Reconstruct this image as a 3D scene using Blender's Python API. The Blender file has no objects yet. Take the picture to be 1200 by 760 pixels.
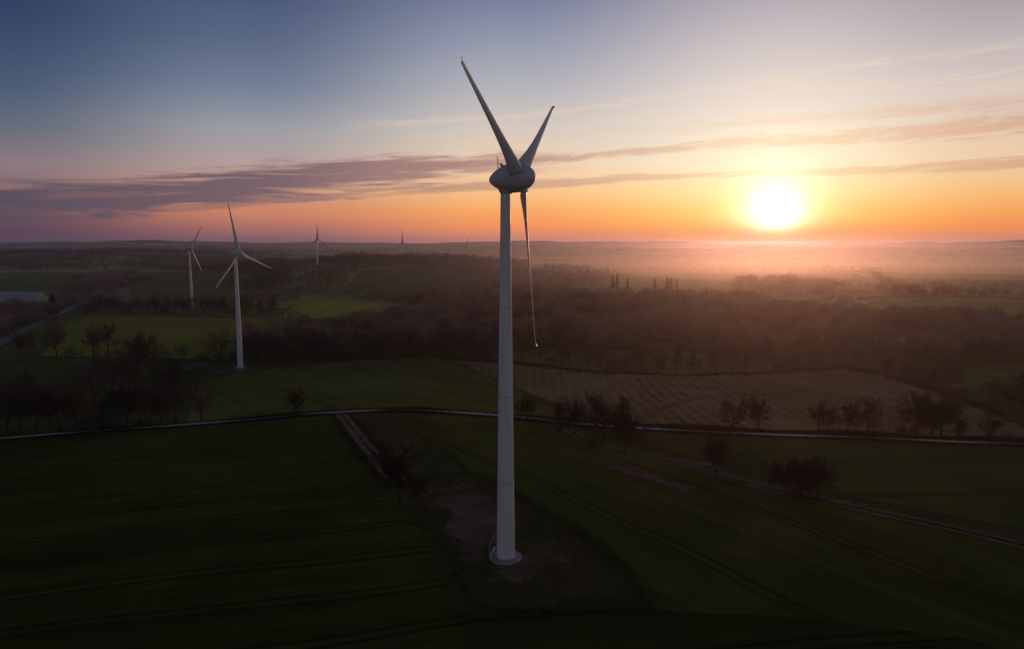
import bpy, bmesh, math, random
import numpy as np
from mathutils import Vector, Matrix, noise as mnoise
R = math.radians
sc = bpy.context.scene
COL = sc.collection
rnd = random.Random(7)
PI = math.pi

# ------------------------------------------------------------------ camera
CAM_H = 48.0
FPX = 800.0
PITCH = math.atan(95 / 800)
cam_d = bpy.data.cameras.new('camera'); cam = bpy.data.objects.new('camera', cam_d); COL.objects.link(cam)
cam.location = (0, 0, CAM_H); cam.rotation_euler = (PI / 2 - PITCH, 0, 0)
cam_d.lens = 24; cam_d.sensor_width = 36; cam_d.clip_start = 0.5; cam_d.clip_end = 60000
sc.camera = cam
sc.view_settings.view_transform = 'Standard'; sc.view_settings.look = 'None'
sc.view_settings.exposure = 0; sc.view_settings.gamma = 1

def ray(px, py):
    a = (px - 600) / FPX; b = (380 - py) / FPX
    d = Vector((a, math.cos(PITCH) + b * math.sin(PITCH), -math.sin(PITCH) + b * math.cos(PITCH)))
    return d.normalized()

# ------------------------------------------------------------------ terrain
def S(t):
    t = np.clip(t, 0, 1); return t * t * (3 - 2 * t)

def height(x, y):
    x = np.asarray(x, float); y = np.asarray(y, float)
    r = np.sqrt(x * x + y * y)
    az = np.arctan2(x, y)
    h = -15 * S((r - 105) / 240)
    h = h + 1.6 * S((r - 330) / 250) * (np.sin(x / 83 + 1.3) * np.sin(y / 97 + .4) + .6 * np.sin(x / 41 + y / 57))
    h = h + 2.2 * np.exp(-((x - 75) / 70) ** 2 - ((y - 300) / 50) ** 2)
    h = h + 31 * np.exp(-((y - 2150) / 430) ** 2) * S((-x - 200) / 850) * (1 + .12 * np.sin(x / 260))
    h = h + 33 * np.exp(-((x + 235) / 340) ** 2 - ((y - 1270) / 250) ** 2)
    h = h + 6 * np.exp(-((x + 130) / 55) ** 2 - ((y - 620) / 60) ** 2)
    h = h + 10 * S((r - 2600) / 1500) * (np.sin(az * 9 + r / 900) * .5 + np.sin(az * 23 - r / 500) * .3)
    ridge = .72 + .16 * np.sin(az * 11 + .6) + .10 * np.sin(az * 27 + 2) + .05 * np.sin(az * 61) + .03 * np.sin(az * 130 + 1)
    h = h + 100 * S((r - 8500) / 4000) * ridge
    h = h + 22 * np.exp(-((r - 4300) / 420) ** 2) * (.4 + .6 * np.sin(az * 13 + .5) * np.sin(az * 7)) + 38 * np.exp(-((r - 6800) / 700) ** 2) * (0.55 + .35 * np.sin(az * 15 + 1.7) + .2 * np.sin(az * 41))
    return h

def hz(x, y): return float(height(x, y))

def gpt(px, py):
    """the ground point seen at a place in the photograph (used only to lay the site plan out)"""
    d = ray(px, py); t = 60.0; o = Vector((0, 0, CAM_H)); prev = t
    while t < 24000:
        p = o + d * t
        if p.z < hz(p.x, p.y): break
        prev = t; t *= 1.01
    a, b = prev, t
    for _ in range(24):
        m = (a + b) / 2; p = o + d * m
        if p.z < hz(p.x, p.y): b = m
        else: a = m
    p = o + d * b
    return Vector((p.x, p.y, hz(p.x, p.y)))

# ------------------------------------------------------------------ node helpers
class N:
    def __init__(s, nt): s.nt = nt
    def n(s, t, **k):
        nd = s.nt.nodes.new(t)
        for a, b in k.items(): setattr(nd, a, b)
        return nd
    def l(s, a, b): s.nt.links.new(a, b)
    def setin(s, sock, v):
        if isinstance(v, bpy.types.NodeSocket): s.l(v, sock)
        else: sock.default_value = v
    def m(s, op, a, b=None, c=None, clamp=False):
        nd = s.n('ShaderNodeMath', operation=op, use_clamp=clamp)
        for i, v in enumerate((a, b, c)):
            if v is not None: s.setin(nd.inputs[i], v)
        return nd.outputs[0]
    def mix(s, f, a, b, mode='MIX'):
        nd = s.n('ShaderNodeMix', data_type='RGBA', blend_type=mode)
        s.setin(nd.inputs[0], f)
        for i, v in ((6, a), (7, b)):
            if isinstance(v, tuple) and len(v) == 3: v = (*v, 1)
            s.setin(nd.inputs[i], v)
        return nd.outputs[2]
    def mr(s, v, a, b, c=0., d=1., smooth=False):
        nd = s.n('ShaderNodeMapRange', interpolation_type='SMOOTHSTEP' if smooth else 'LINEAR')
        for i, q in enumerate((v, a, b, c, d)): s.setin(nd.inputs[i], q)
        return nd.outputs[0]
    def noise(s, vec, scale, detail=3, rough=.55, dist=0.):
        nd = s.n('ShaderNodeTexNoise')
        if vec is not None: s.l(vec, nd.inputs['Vector'])
        nd.inputs['Scale'].default_value = scale; nd.inputs['Detail'].default_value = detail
        nd.inputs['Roughness'].default_value = rough; nd.inputs['Distortion'].default_value = dist
        return nd.outputs[0]
    def ramp(s, f, pts, interp='LINEAR'):
        nd = s.n('ShaderNodeValToRGB'); cr = nd.color_ramp; cr.interpolation = interp
        pts = sorted(pts, key=lambda q: q[0])
        while len(cr.elements) < len(pts): cr.elements.new(.5)
        for e, (p, c) in zip(cr.elements, pts):
            e.position = p; e.color = (*c, 1) if isinstance(c, tuple) else (c, c, c, 1)
        s.l(f, nd.inputs[0]); return nd.outputs[0]
    def xyz(s, x, y, z):
        nd = s.n('ShaderNodeCombineXYZ')
        for i, v in enumerate((x, y, z)): s.setin(nd.inputs[i], v)
        return nd.outputs[0]

def lin(c):
    return tuple(((v / 255) / 12.92 if v / 255 <= .04045 else ((v / 255 + .055) / 1.055) ** 2.4) for v in c)

def new_mat(name):
    m = bpy.data.materials.new(name); m.use_nodes = True
    nt = m.node_tree; b = nt.nodes['Principled BSDF']
    return m, N(nt), b

# ------------------------------------------------------------------ sky
SUN = ray(908, 250)
SUN_AZ = math.atan2(SUN.x, SUN.y); SUN_EL = math.asin(SUN.z)

def build_world():
    w = bpy.data.worlds.new('World'); sc.world = w; w.use_nodes = True
    nt = w.node_tree; nt.nodes.clear(); q = N(nt)
    tc = q.n('ShaderNodeTexCoord')
    nrm = q.n('ShaderNodeVectorMath', operation='NORMALIZE'); q.l(tc.outputs['Generated'], nrm.inputs[0])
    sep = q.n('ShaderNodeSeparateXYZ'); q.l(nrm.outputs[0], sep.inputs[0])
    az = q.m('MULTIPLY', q.m('ARCTAN2', sep.outputs[0], sep.outputs[1]), 180 / PI)
    el = q.m('MULTIPLY', q.m('ARCSINE', sep.outputs[2]), 180 / PI)
    # colour of the dusk sky by elevation, at seven headings (elevations read at these rows of the photograph)
    rows = [292, 280, 268, 250, 225, 190, 150, 100, 50, 0]
    top = [(30, (50, 62, 92)), (45, (40, 50, 78)), (65, (32, 40, 64)), (90, (28, 34, 58))]
    C = {
        'L': (0, [(74, 64, 84), (86, 68, 88), (94, 70, 88), (112, 80, 92), (140, 106, 108), (138, 122, 128), (104, 110, 124), (76, 92, 118), (60, 77, 108), (50, 64, 98)]),
        'LM': (300, [(104, 78, 96), (128, 92, 104), (166, 108, 104), (204, 130, 102), (202, 148, 124), (180, 160, 156), (156, 156, 164), (114, 126, 150), (92, 105, 133), (75, 89, 121)]),
        'C': (600, [(156, 108, 110), (190, 124, 112), (238, 142, 96), (250, 164, 96), (250, 194, 134), (238, 208, 180), (212, 200, 190), (178, 178, 186), (148, 154, 174), (120, 128, 156)]),
        'S': (908, [(176, 112, 104), (208, 130, 102), (248, 158, 84), (252, 196, 100), (252, 222, 156), (250, 232, 200), (240, 226, 208), (224, 212, 206), (204, 194, 194), (180, 172, 182)]),
        'R': (1190, [(150, 104, 106), (184, 120, 106), (232, 136, 86), (242, 158, 84), (244, 184, 116), (236, 202, 164), (228, 202, 178), (212, 198, 190), (194, 183, 184), (170, 162, 168)]),
    }
    back = [(-1, (92, 84, 98)), (1, (112, 98, 106)), (4, (130, 114, 120)), (8, (136, 128, 134)), (14, (116, 118, 130)), (22, (88, 98, 114)), (36, (60, 70, 90)), (60, (40, 48, 68)), (90, (32, 38, 58))]
    f = q.m('POWER', q.mr(el, -1, 90), .5)
    def pos(e): return (max(e + 1, 0) / 91) ** .5
    cols = {'B': q.ramp(f, [(pos(e), lin(v)) for e, v in back])}
    seq = []
    for k, (px, cl) in C.items():
        d0 = ray(px, 200); seq.append((math.degrees(math.atan2(d0.x, d0.y)), k))
        pts = [(pos(math.degrees(math.asin(ray(px, y).z))), lin(v)) for y, v in zip(rows, cl)] + [(pos(e), lin(v)) for e, v in top]
        cols[k] = q.ramp(f, pts)
    seq = [(-100, 'B')] + seq + [(100, 'B')]
    outc = None; pa = None
    for a, k in seq:
        outc = cols[k] if outc is None else q.mix(q.mr(az, float(pa), float(a), smooth=True), outc, cols[k])
        pa = a
    # ---- streaky cirrus
    def pw(pts, lo=-60., hi=60., vlo=-2., vhi=22.):      # piecewise linear value of the heading
        r_ = q.ramp(q.mr(az, lo, hi), [((a - lo) / (hi - lo), (v - vlo) / (vhi - vlo)) for a, v in pts])
        return q.mr(r_, 0., 1., vlo, vhi)
    def el_az(pts):                                        # rows of the photograph -> (heading, elevation)
        return [(math.degrees(math.atan2(ray(x, y).x, ray(x, y).y)), math.degrees(math.asin(ray(x, y).z))) for x, y in pts]
    skew = q.m('SUBTRACT', el, q.m('MULTIPLY', az, .045))
    v1 = q.xyz(q.m('MULTIPLY', az, .06), q.m('MULTIPLY', skew, .85), 0.)
    n1 = q.noise(v1, 1.7, 9, .60, .9)
    v2 = q.xyz(q.m('MULTIPLY', az, .16), q.m('MULTIPLY', skew, 1.5), 3.3)
    n2 = q.noise(v2, 1.5, 10, .70, 1.0)
    n3 = q.noise(q.xyz(q.m('MULTIPLY', az, .5), q.m('MULTIPLY', skew, 4.2), 7.), 1.2, 6, .7, .8)
    def band(cpx, wp, amp, lo, hi, nz, fine=.25):
        d = q.m('DIVIDE', q.m('SUBTRACT', el, pw(el_az(cpx))), pw(wp, vlo=0., vhi=6.))
        g = q.m('EXPONENT', q.m('MULTIPLY', q.m('MULTIPLY', d, d), -1.))
        nn = q.m('ADD', q.m('MULTIPLY_ADD', nz, 2.0, -.5), q.m('MULTIPLY', q.m('SUBTRACT', n3, .5), fine))
        k = q.m('ADD', g, q.m('SUBTRACT', nn, 1.0))
        return q.m('MULTIPLY', q.mr(k, lo, hi, smooth=True), pw(amp, vlo=0., vhi=1.))
    bands = [
        band([(0, 240), (150, 230), (300, 214), (450, 202), (600, 190), (720, 184)], [(-60, 2.0), (-37, 1.9), (-19, 1.8), (-6, 1.5), (4, .8)], [(-60, 1.), (-37, .95), (-19, .95), (-6, .85), (0, .6), (7, 0.)], -.12, .45, n1, .45),
        band([(200, 245), (330, 235), (450, 222), (640, 216), (740, 208), (900, 203), (1040, 200), (1200, 190)], [(-30, .5), (0, .55), (21, .42), (37, .55), (60, .7)], [(-30, 0.), (-22, .5), (-6, .6), (10, .6), (21, .65), (37, .8), (60, .6)], .0, .42, n1, .4),
        band([(480, 196), (640, 187), (740, 179), (850, 168), (1000, 160), (1200, 146)], [(-16, .4), (0, .5), (21, .6), (37, 1.1), (60, 1.3)], [(-16, .0), (-5, .5), (4, .7), (21, .6), (37, .7), (60, .5)], .02, .5, n2, .5),
        band([(800, 150), (1000, 135), (1200, 118)], [(0, .6), (60, 1.2)], [(5, 0.), (20, .3), (37, .5), (60, .5)], .1, .7, n2, .5),
    ]
    ccol = q.ramp(q.mr(az, -60., 60.), [(.0, lin((76, 70, 88))), (.19, lin((84, 75, 91))), (.34, lin((116, 94, 104))), (.5, lin((178, 134, 126))), (.675, lin((240, 198, 156))), (.81, lin((208, 158, 134))), (1., lin((140, 112, 122)))])
    for b in bands: outc = q.mix(b, outc, ccol)
    wisp = q.m('ADD', band([(440, 146), (520, 141), (640, 133), (760, 116), (1000, 76)], [(-30, .5), (60, .6)], [(-14, .0), (-8, .7), (-3, .8), (3, .5), (10, .5), (21, .45), (37, .3)], .12, .72, n2, .6),
               band([(640, 150), (908, 110), (1200, 95)], [(0, 1.6), (60, 2.2)], [(0, .0), (12, .25), (21, .4), (37, .4)], .2, .95, n2, .6))
    outc = q.mix(wisp, outc, q.ramp(q.mr(az, -30., 40.), [(0., lin((200, 184, 178))), (.5, lin((228, 206, 192))), (1., lin((246, 222, 198)))]))
    # ---- the sun and the glow about it
    dt = q.n('ShaderNodeVectorMath', operation='DOT_PRODUCT'); q.l(nrm.outputs[0], dt.inputs[0]); dt.inputs[1].default_value = SUN
    ang = q.m('MULTIPLY', q.m('ARCCOSINE', q.m('MINIMUM', dt.outputs['Value'], .9999999)), 180 / PI)
    def glow(k, e, sc_):
        return q.m('MULTIPLY', q.m('EXPONENT', q.m('MULTIPLY', q.m('POWER', q.m('DIVIDE', ang, sc_), e), -1.)), k)
    def addc(base, fac, col):
        vm = q.n('ShaderNodeVectorMath', operation='SCALE'); vm.inputs[0].default_value = col; q.l(fac, vm.inputs[3])
        va = q.n('ShaderNodeVectorMath', operation='ADD'); q.l(base, va.inputs[0]); q.l(vm.outputs[0], va.inputs[1]); return va.outputs[0]
    low = q.mr(el, .2, 2.4, .10, 1., smooth=True)
    outc = addc(outc, q.m('MULTIPLY', glow(5.0, 1.05, 1.10), low), (1., .88, .68))
    outc = addc(outc, q.m('MULTIPLY', glow(.38, 1.3, 5.6), low), (1., .70, .36))
    sky = q.n('ShaderNodeTexSky', sky_type='NISHITA', sun_disc=False, sun_elevation=SUN_EL, sun_rotation=SUN_AZ)
    bg0 = q.n('ShaderNodeBackground'); q.l(outc, bg0.inputs[0]); bg0.inputs[1].default_value = 1.
    bg1 = q.n('ShaderNodeBackground'); q.l(sky.outputs[0], bg1.inputs[0]); bg1.inputs[1].default_value = .0010
    ad = q.n('ShaderNodeAddShader'); q.l(bg0.outputs[0], ad.inputs[0]); q.l(bg1.outputs[0], ad.inputs[1])
    o = q.n('ShaderNodeOutputWorld'); q.l(ad.outputs[0], o.inputs[0])
    w.cycles.sampling_method = 'MANUAL'; w.cycles.sample_map_resolution = 1024
build_world()

sd = bpy.data.lights.new('sun', 'SUN'); so = bpy.data.objects.new('sun', sd); COL.objects.link(so)
sd.energy = .66; sd.color = (1., .39, .20); sd.angle = R(.9)
so.rotation_euler = (-SUN).to_track_quat('-Z', 'Y').to_euler(); so.location = SUN * 300

# ------------------------------------------------------------------ object helpers
def tag(o, label=None, cat=None, group=None, kind=None):
    if label: o['label'] = label
    if cat: o['category'] = cat
    if group: o['group'] = group
    if kind: o['kind'] = kind
    return o

def link(name, me, mat=None, parent=None, smooth=False):
    o = bpy.data.objects.new(name, me); COL.objects.link(o)
    if mat is not None and not me.materials: me.materials.append(mat)
    if parent is not None: o.parent = parent
    if smooth and len(me.polygons): me.polygons.foreach_set('use_smooth', [True] * len(me.polygons))
    return o

def mesh_np(name, V, T):
    """V (n,3) floats, T (m,3) ints"""
    V = np.asarray(V, np.float32); T = np.asarray(T, np.int32)
    me = bpy.data.meshes.new(name)
    me.vertices.add(len(V)); me.vertices.foreach_set('co', V.ravel())
    k = T.shape[1]
    me.loops.add(T.size); me.loops.foreach_set('vertex_index', T.ravel())
    me.polygons.add(len(T)); me.polygons.foreach_set('loop_start', np.arange(0, T.size, k, dtype=np.int32))
    me.polygons.foreach_set('loop_total', np.full(len(T), k, np.int32))
    me.update(calc_edges=True); return me

class MB:
    def __init__(s): s.v = []; s.f = []
    def add(s, V, F):
        o = len(s.v); s.v += [tuple(p) for p in V]; s.f += [tuple(i + o for i in f) for f in F]
    def box(s, c, d, rz=0, top=1.):
        cx, cy, cz = c; X, Y, Z = d[0] / 2, d[1] / 2, d[2]
        V = []
        for z, k in ((0, 1.), (Z, top)):
            for a, b in ((-X, -Y), (X, -Y), (X, Y), (-X, Y)):
                a *= k; b *= k
                V.append((cx + a * math.cos(rz) - b * math.sin(rz), cy + a * math.sin(rz) + b * math.cos(rz), cz + z))
        s.add(V, [(3, 2, 1, 0), (4, 5, 6, 7), (0, 1, 5, 4), (1, 2, 6, 5), (2, 3, 7, 6), (3, 0, 4, 7)])
    def tube(s, pts, rads, n=8, cap=True):
        pts = [Vector(p) for p in pts]; V = []; F = []
        for i, p in enumerate(pts):
            d = (pts[min(i + 1, len(pts) - 1)] - pts[max(i - 1, 0)]).normalized()
            a = d.cross(Vector((0, 0, 1)) if abs(d.z) < .95 else Vector((1, 0, 0))).normalized(); b = d.cross(a)
            for k in range(n):
                t = 2 * PI * k / n; V.append(p + (a * math.cos(t) + b * math.sin(t)) * rads[i])
        for i in range(len(pts) - 1):
            for k in range(n):
                F.append((i * n + k, i * n + (k + 1) % n, (i + 1) * n + (k + 1) % n, (i + 1) * n + k))
        if cap: F.append(tuple(range(n - 1, -1, -1))); F.append(tuple(range((len(pts) - 1) * n, len(pts) * n)))
        s.add(V, F)
    def lathe(s, prof, n=48, axis='z'):
        V = []; F = []
        for (r, z) in prof:
            for k in range(n):
                t = 2 * PI * k / n
                V.append((r * math.cos(t), r * math.sin(t), z) if axis == 'z' else (r * math.cos(t), z, r * math.sin(t)))
        m = len(prof)
        for i in range(m - 1):
            for k in range(n):
                F.append((i * n + k, i * n + (k + 1) % n, (i + 1) * n + (k + 1) % n, (i + 1) * n + k))
        F.append(tuple(range(n - 1, -1, -1))); F.append(tuple(range((m - 1) * n, m * n)))
        s.add(V, F)
    def mesh(s, name):
        me = bpy.data.meshes.new(name); me.from_pydata(s.v, [], s.f)
        bm = bmesh.new(); bm.from_mesh(me); bmesh.ops.recalc_face_normals(bm, faces=bm.faces); bm.to_mesh(me); bm.free()
        return me
    def build(s, name, mat, parent=None, smooth=False, auto=None):
        me = s.mesh(name); o = link(name, me, mat, parent, smooth)
        if auto:
            me.polygons.foreach_set('use_smooth', [True] * len(me.polygons))
            me.set_sharp_from_angle(angle=R(auto))
        return o

# ------------------------------------------------------------------ materials
def paint_mat(name, col=(.74, .75, .74), rough=.45, dirt=.25):
    m, q, b = new_mat(name); tc = q.n('ShaderNodeTexCoord'); v = tc.outputs['Object']
    mp = q.n('ShaderNodeMapping'); q.l(v, mp.inputs[0]); mp.inputs['Scale'].default_value = (2.2, 2.2, .12)
    n = q.noise(mp.outputs[0], 1., 6, .6); n3 = q.noise(v, .5, 4)
    f = q.m('MULTIPLY', q.mr(n, .42, .75), dirt)
    c = q.mix(f, col, tuple(x * .45 for x in col)); c = q.mix(q.m('MULTIPLY', q.mr(n3, .4, .8), dirt * .6), c, (.42, .40, .35))
    q.l(c, b.inputs['Base Color']); q.l(q.mr(n3, .3, .7, rough - .08, rough + .15), b.inputs['Roughness'])
    return m

def flat_mat(name, col, rough=.8, var=.3, scale=3., metallic=0.):
    m, q, b = new_mat(name); tc = q.n('ShaderNodeTexCoord')
    n = q.noise(tc.outputs['Object'], scale, 5, .65)
    q.l(q.mix(q.mr(n, .3, .7), tuple(x * (1 - var) for x in col), tuple(min(1, x * (1 + var)) for x in col)), b.inputs['Base Color'])
    b.inputs['Roughness'].default_value = rough; b.inputs['Metallic'].default_value = metallic
    return m

def ground_common(q, b, c, bump=.25, sc_=1.5):
    tc = q.n('ShaderNodeTexCoord')
    n = q.noise(tc.outputs['Object'], sc_, 6, .7)
    bp = q.n('ShaderNodeBump'); bp.inputs['Strength'].default_value = bump; bp.inputs['Distance'].default_value = .3
    q.l(n, bp.inputs['Height']); q.l(bp.outputs[0], b.inputs['Normal'])
    vs = q.n('ShaderNodeVectorMath', operation='SCALE'); q.l(c, vs.inputs[0]); vs.inputs[3].default_value = 1.25; c = vs.outputs[0]
    q.l(c, b.inputs['Base Color']); b.inputs['Roughness'].default_value = 1.; b.inputs['Specular IOR Level'].default_value = .0

def crop_mat(name, col, heading=0., tram=24., rows=.5, patch=.4, soil=(.09, .07, .05), soil_amt=.25, rowsp=1., tram_dark=.22):
    """a sown field: rows and wheel lines run along a compass heading, patches of thin growth"""
    m, q, b = new_mat(name); tc = q.n('ShaderNodeTexCoord')
    sp = q.n('ShaderNodeSeparateXYZ'); q.l(tc.outputs['Object'], sp.inputs[0])
    A = R(heading)
    wob = q.noise(tc.outputs['Object'], .012, 2)
    u = q.m('ADD', q.m('SUBTRACT', q.m('MULTIPLY', sp.outputs[0], math.cos(A)), q.m('MULTIPLY', sp.outputs[1], math.sin(A))), q.m('MULTIPLY', wob, 10.))
    v = q.m('ADD', q.m('MULTIPLY', sp.outputs[0], math.sin(A)), q.m('MULTIPLY', sp.outputs[1], math.cos(A)))
    st = q.noise(q.xyz(q.m('MULTIPLY', u, .9 / rowsp), q.m('MULTIPLY', v, .018), 0.), 1., 5, .7)
    st2 = q.noise(q.xyz(q.m('MULTIPLY', u, .16), q.m('MULTIPLY', v, .012), 4.), 1., 4, .6)
    big = q.noise(tc.outputs['Object'], .018, 5, .6, .4); fine = q.noise(tc.outputs['Object'], .9, 6, .75)
    c = q.mix(q.m('MULTIPLY', q.mr(st, .35, .68), rows), col, tuple(x * .35 for x in col))
    c = q.mix(q.m('MULTIPLY', q.mr(st2, .42, .66), rows * .9), c, tuple(x * .35 for x in col))
    c = q.mix(q.m('MULTIPLY', q.mr(big, .42, .7), patch), c, tuple(x * 1.7 for x in col))
    c = q.mix(q.m('MULTIPLY', q.mr(q.noise(tc.outputs['Object'], .03, 6, .7, .6), .55, .72), soil_amt), c, soil)
    c = q.mix(q.m('MULTIPLY', q.mr(fine, .35, .7), .45), c, tuple(x * .45 for x in col))
    if tram:
        fr = q.m('ABSOLUTE', q.m('SUBTRACT', q.m('MODULO', q.m('ADD', u, 6000.), tram), tram / 2))
        t = q.mr(q.m('ABSOLUTE', q.m('SUBTRACT', fr, .95)), .16, .42, .85, 0.)
        c = q.mix(q.m('MULTIPLY', t, q.mr(fine, .2, .6, .5, 1.)), c, tuple(x * tram_dark for x in col))
    ground_common(q, b, c)
    return m

def stubble_mat(name, heading=2., sp_=4.2):
    m, q, b = new_mat(name); tc = q.n('ShaderNodeTexCoord')
    sp = q.n('ShaderNodeSeparateXYZ'); q.l(tc.outputs['Object'], sp.inputs[0]); A = R(heading)
    wob = q.noise(tc.outputs['Object'], .02, 3)
    u = q.m('ADD', q.m('SUBTRACT', q.m('MULTIPLY', sp.outputs[0], math.cos(A)), q.m('MULTIPLY', sp.outputs[1], math.sin(A))), q.m('MULTIPLY', wob, 4.))
    v = q.m('ADD', q.m('MULTIPLY', sp.outputs[0], math.sin(A)), q.m('MULTIPLY', sp.outputs[1], math.cos(A)))
    w = q.m('ADD', q.m('MULTIPLY', q.m('SINE', q.m('MULTIPLY', u, 2 * PI / sp_)), .5), .5)
    nn = q.noise(q.xyz(q.m('MULTIPLY', u, .5), q.m('MULTIPLY', v, .05), 0.), 1., 6, .7)
    big = q.noise(tc.outputs['Object'], .03, 6, .65, .5); fine = q.noise(tc.outputs['Object'], .8, 6, .8)
    w = q.m('MULTIPLY', w, q.mr(q.noise(tc.outputs['Object'], .06, 5, .7, .8), .3, .6, .35, 1.))
    c = q.mix(q.m('MULTIPLY', w, q.mr(nn, .3, .6)), (.33, .195, .10), (.085, .066, .024))
    c = q.mix(q.mr(big, .46, .66), c, (.40, .27, .14))
    c = q.mix(q.m('MULTIPLY', q.mr(q.noise(tc.outputs['Object'], .012, 4), .45, .65), .6), c, (.12, .11, .036))
    c = q.mix(q.mr(fine, .3, .75, 0., .6), c, (.06, .045, .03))
    ground_common(q, b, c, .5)
    return m

def soil_mat(name, col, dark, sc_=.25, grass=None, gthr=.47):
    m, q, b = new_mat(name); tc = q.n('ShaderNodeTexCoord'); v = tc.outputs['Object']
    c = q.mix(q.mr(q.noise(v, sc_, 7, .7, .6), .35, .68), dark, col)
    c = q.mix(q.mr(q.noise(v, sc_ * 9, 6, .75), .3, .8, 0., .55), c, tuple(x * .4 for x in dark))
    if grass: c = q.mix(q.mr(q.noise(v, sc_ * .45, 6, .7, .5), gthr, gthr + .13), c, grass)
    ground_common(q, b, c, .5, 2.5)
    return m

M = {}
M['tower'] = paint_mat('tower_paint', (.80, .81, .80), .42, .30)
M['blade'] = paint_mat('blade_gelcoat', (.66, .68, .69), .32, .18)
M['nacelle'] = paint_mat('nacelle_shell', (.60, .62, .63), .40, .3)
M['seam'] = flat_mat('seam_rubber', (.30, .31, .31))
M['far_blade'] = paint_mat('shaded_rotor_paint', (.22, .23, .25), .6, .2)  # dark copy of the blade paint: shade on the far rotors put into the colour
M['steel'] = flat_mat('galvanised_steel', (.32, .33, .34), .5, .2, 8, .6)
M['concrete'] = flat_mat('concrete', (.30, .29, .27), .9, .35, 2.5)
M['darkmetal'] = flat_mat('dark_metal', (.05, .05, .05), .6)
M['bark'] = flat_mat('bark', (.028, .022, .018), .95, .4, 4)
M['wood_pole'] = flat_mat('pole_wood', (.10, .08, .065), .9, .3, 4)

def twig_mat(name, a, b_, scale=.05, objrand=True, tonal=False):
    m, q, b = new_mat(name); g = q.n('ShaderNodeNewGeometry')
    n = q.noise(g.outputs['Position'], scale, 3, .6); n2 = q.noise(g.outputs['Position'], .9, 2)
    f = q.m('ADD', q.mr(n, .35, .65), q.m('MULTIPLY', q.m('SUBTRACT', n2, .5), .7))
    if objrand:
        oi = q.n('ShaderNodeObjectInfo'); f = q.m('ADD', q.m('MULTIPLY', f, .5), q.m('MULTIPLY', oi.outputs['Random'], .5))
    elif tonal:
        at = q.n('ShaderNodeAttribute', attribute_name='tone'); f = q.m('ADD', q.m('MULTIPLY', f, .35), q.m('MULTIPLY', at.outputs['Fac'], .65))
    c = q.mix(q.m('MINIMUM', q.m('MAXIMUM', f, 0.), 1.), a, b_)
    q.l(c, b.inputs['Base Color']); b.inputs['Roughness'].default_value = .9; b.inputs['Specular IOR Level'].default_value = .2
    return m
M['twig'] = twig_mat('bare_twigs', (.042, .030, .026), (.11, .078, .064))
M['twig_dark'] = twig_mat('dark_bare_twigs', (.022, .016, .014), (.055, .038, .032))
M['ivy'] = twig_mat('ivy_leaves', (.022, .028, .014), (.050, .046, .026), .3)
M['conifer'] = twig_mat('conifer_needles', (.014, .022, .014), (.030, .038, .022), .3)
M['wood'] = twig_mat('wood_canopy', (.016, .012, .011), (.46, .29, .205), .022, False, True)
M['woodfar'] = twig_mat('distant_wood_canopy', (.010, .009, .008), (.10, .075, .052), .008, False, True)
M['scrub'] = twig_mat('rough_grass_blades', (.030, .032, .014), (.085, .072, .040), .12, False)
M['grassy'] = twig_mat('green_verge_blades', (.018, .024, .009), (.040, .042, .018), .12, False)

# ------------------------------------------------------------------ ground sheet
def hash2(a, b, k=0):
    s = np.sin(a * 127.1 + b * 311.7 + k * 74.7) * 43758.5453
    return s - np.floor(s)
CELL = 430.0
def field_cells(x, y):
    """nearest and second-nearest seed of the jittered patchwork of distant fields; returns id values and edge distance"""
    ca, sa = math.cos(.45), math.sin(.45)
    u = (x * ca - y * sa) / (CELL * 1.5); v = (x * sa + y * ca) / CELL
    iu = np.floor(u); iv = np.floor(v)
    d1 = np.full(u.shape, 9e9); d2 = np.full(u.shape, 9e9); i1 = np.zeros(u.shape)
    for a in (-1, 0, 1):
        for b in (-1, 0, 1):
            cu = iu + a; cv = iv + b
            su = cu + .5 + (hash2(cu, cv, 1) - .5) * .75; sv = cv + .5 + (hash2(cu, cv, 2) - .5) * .75
            d = np.maximum(np.abs(u - su), np.abs(v - sv) * .9) + .15 * np.hypot(u - su, v - sv)
            idv = hash2(cu, cv, 3)
            nearer = d < d1
            d2 = np.where(nearer, d1, np.minimum(d2, d)); i1 = np.where(nearer, idv, i1); d1 = np.where(nearer, d, d1)
    return i1, (d2 - d1) * CELL * .55

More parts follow.
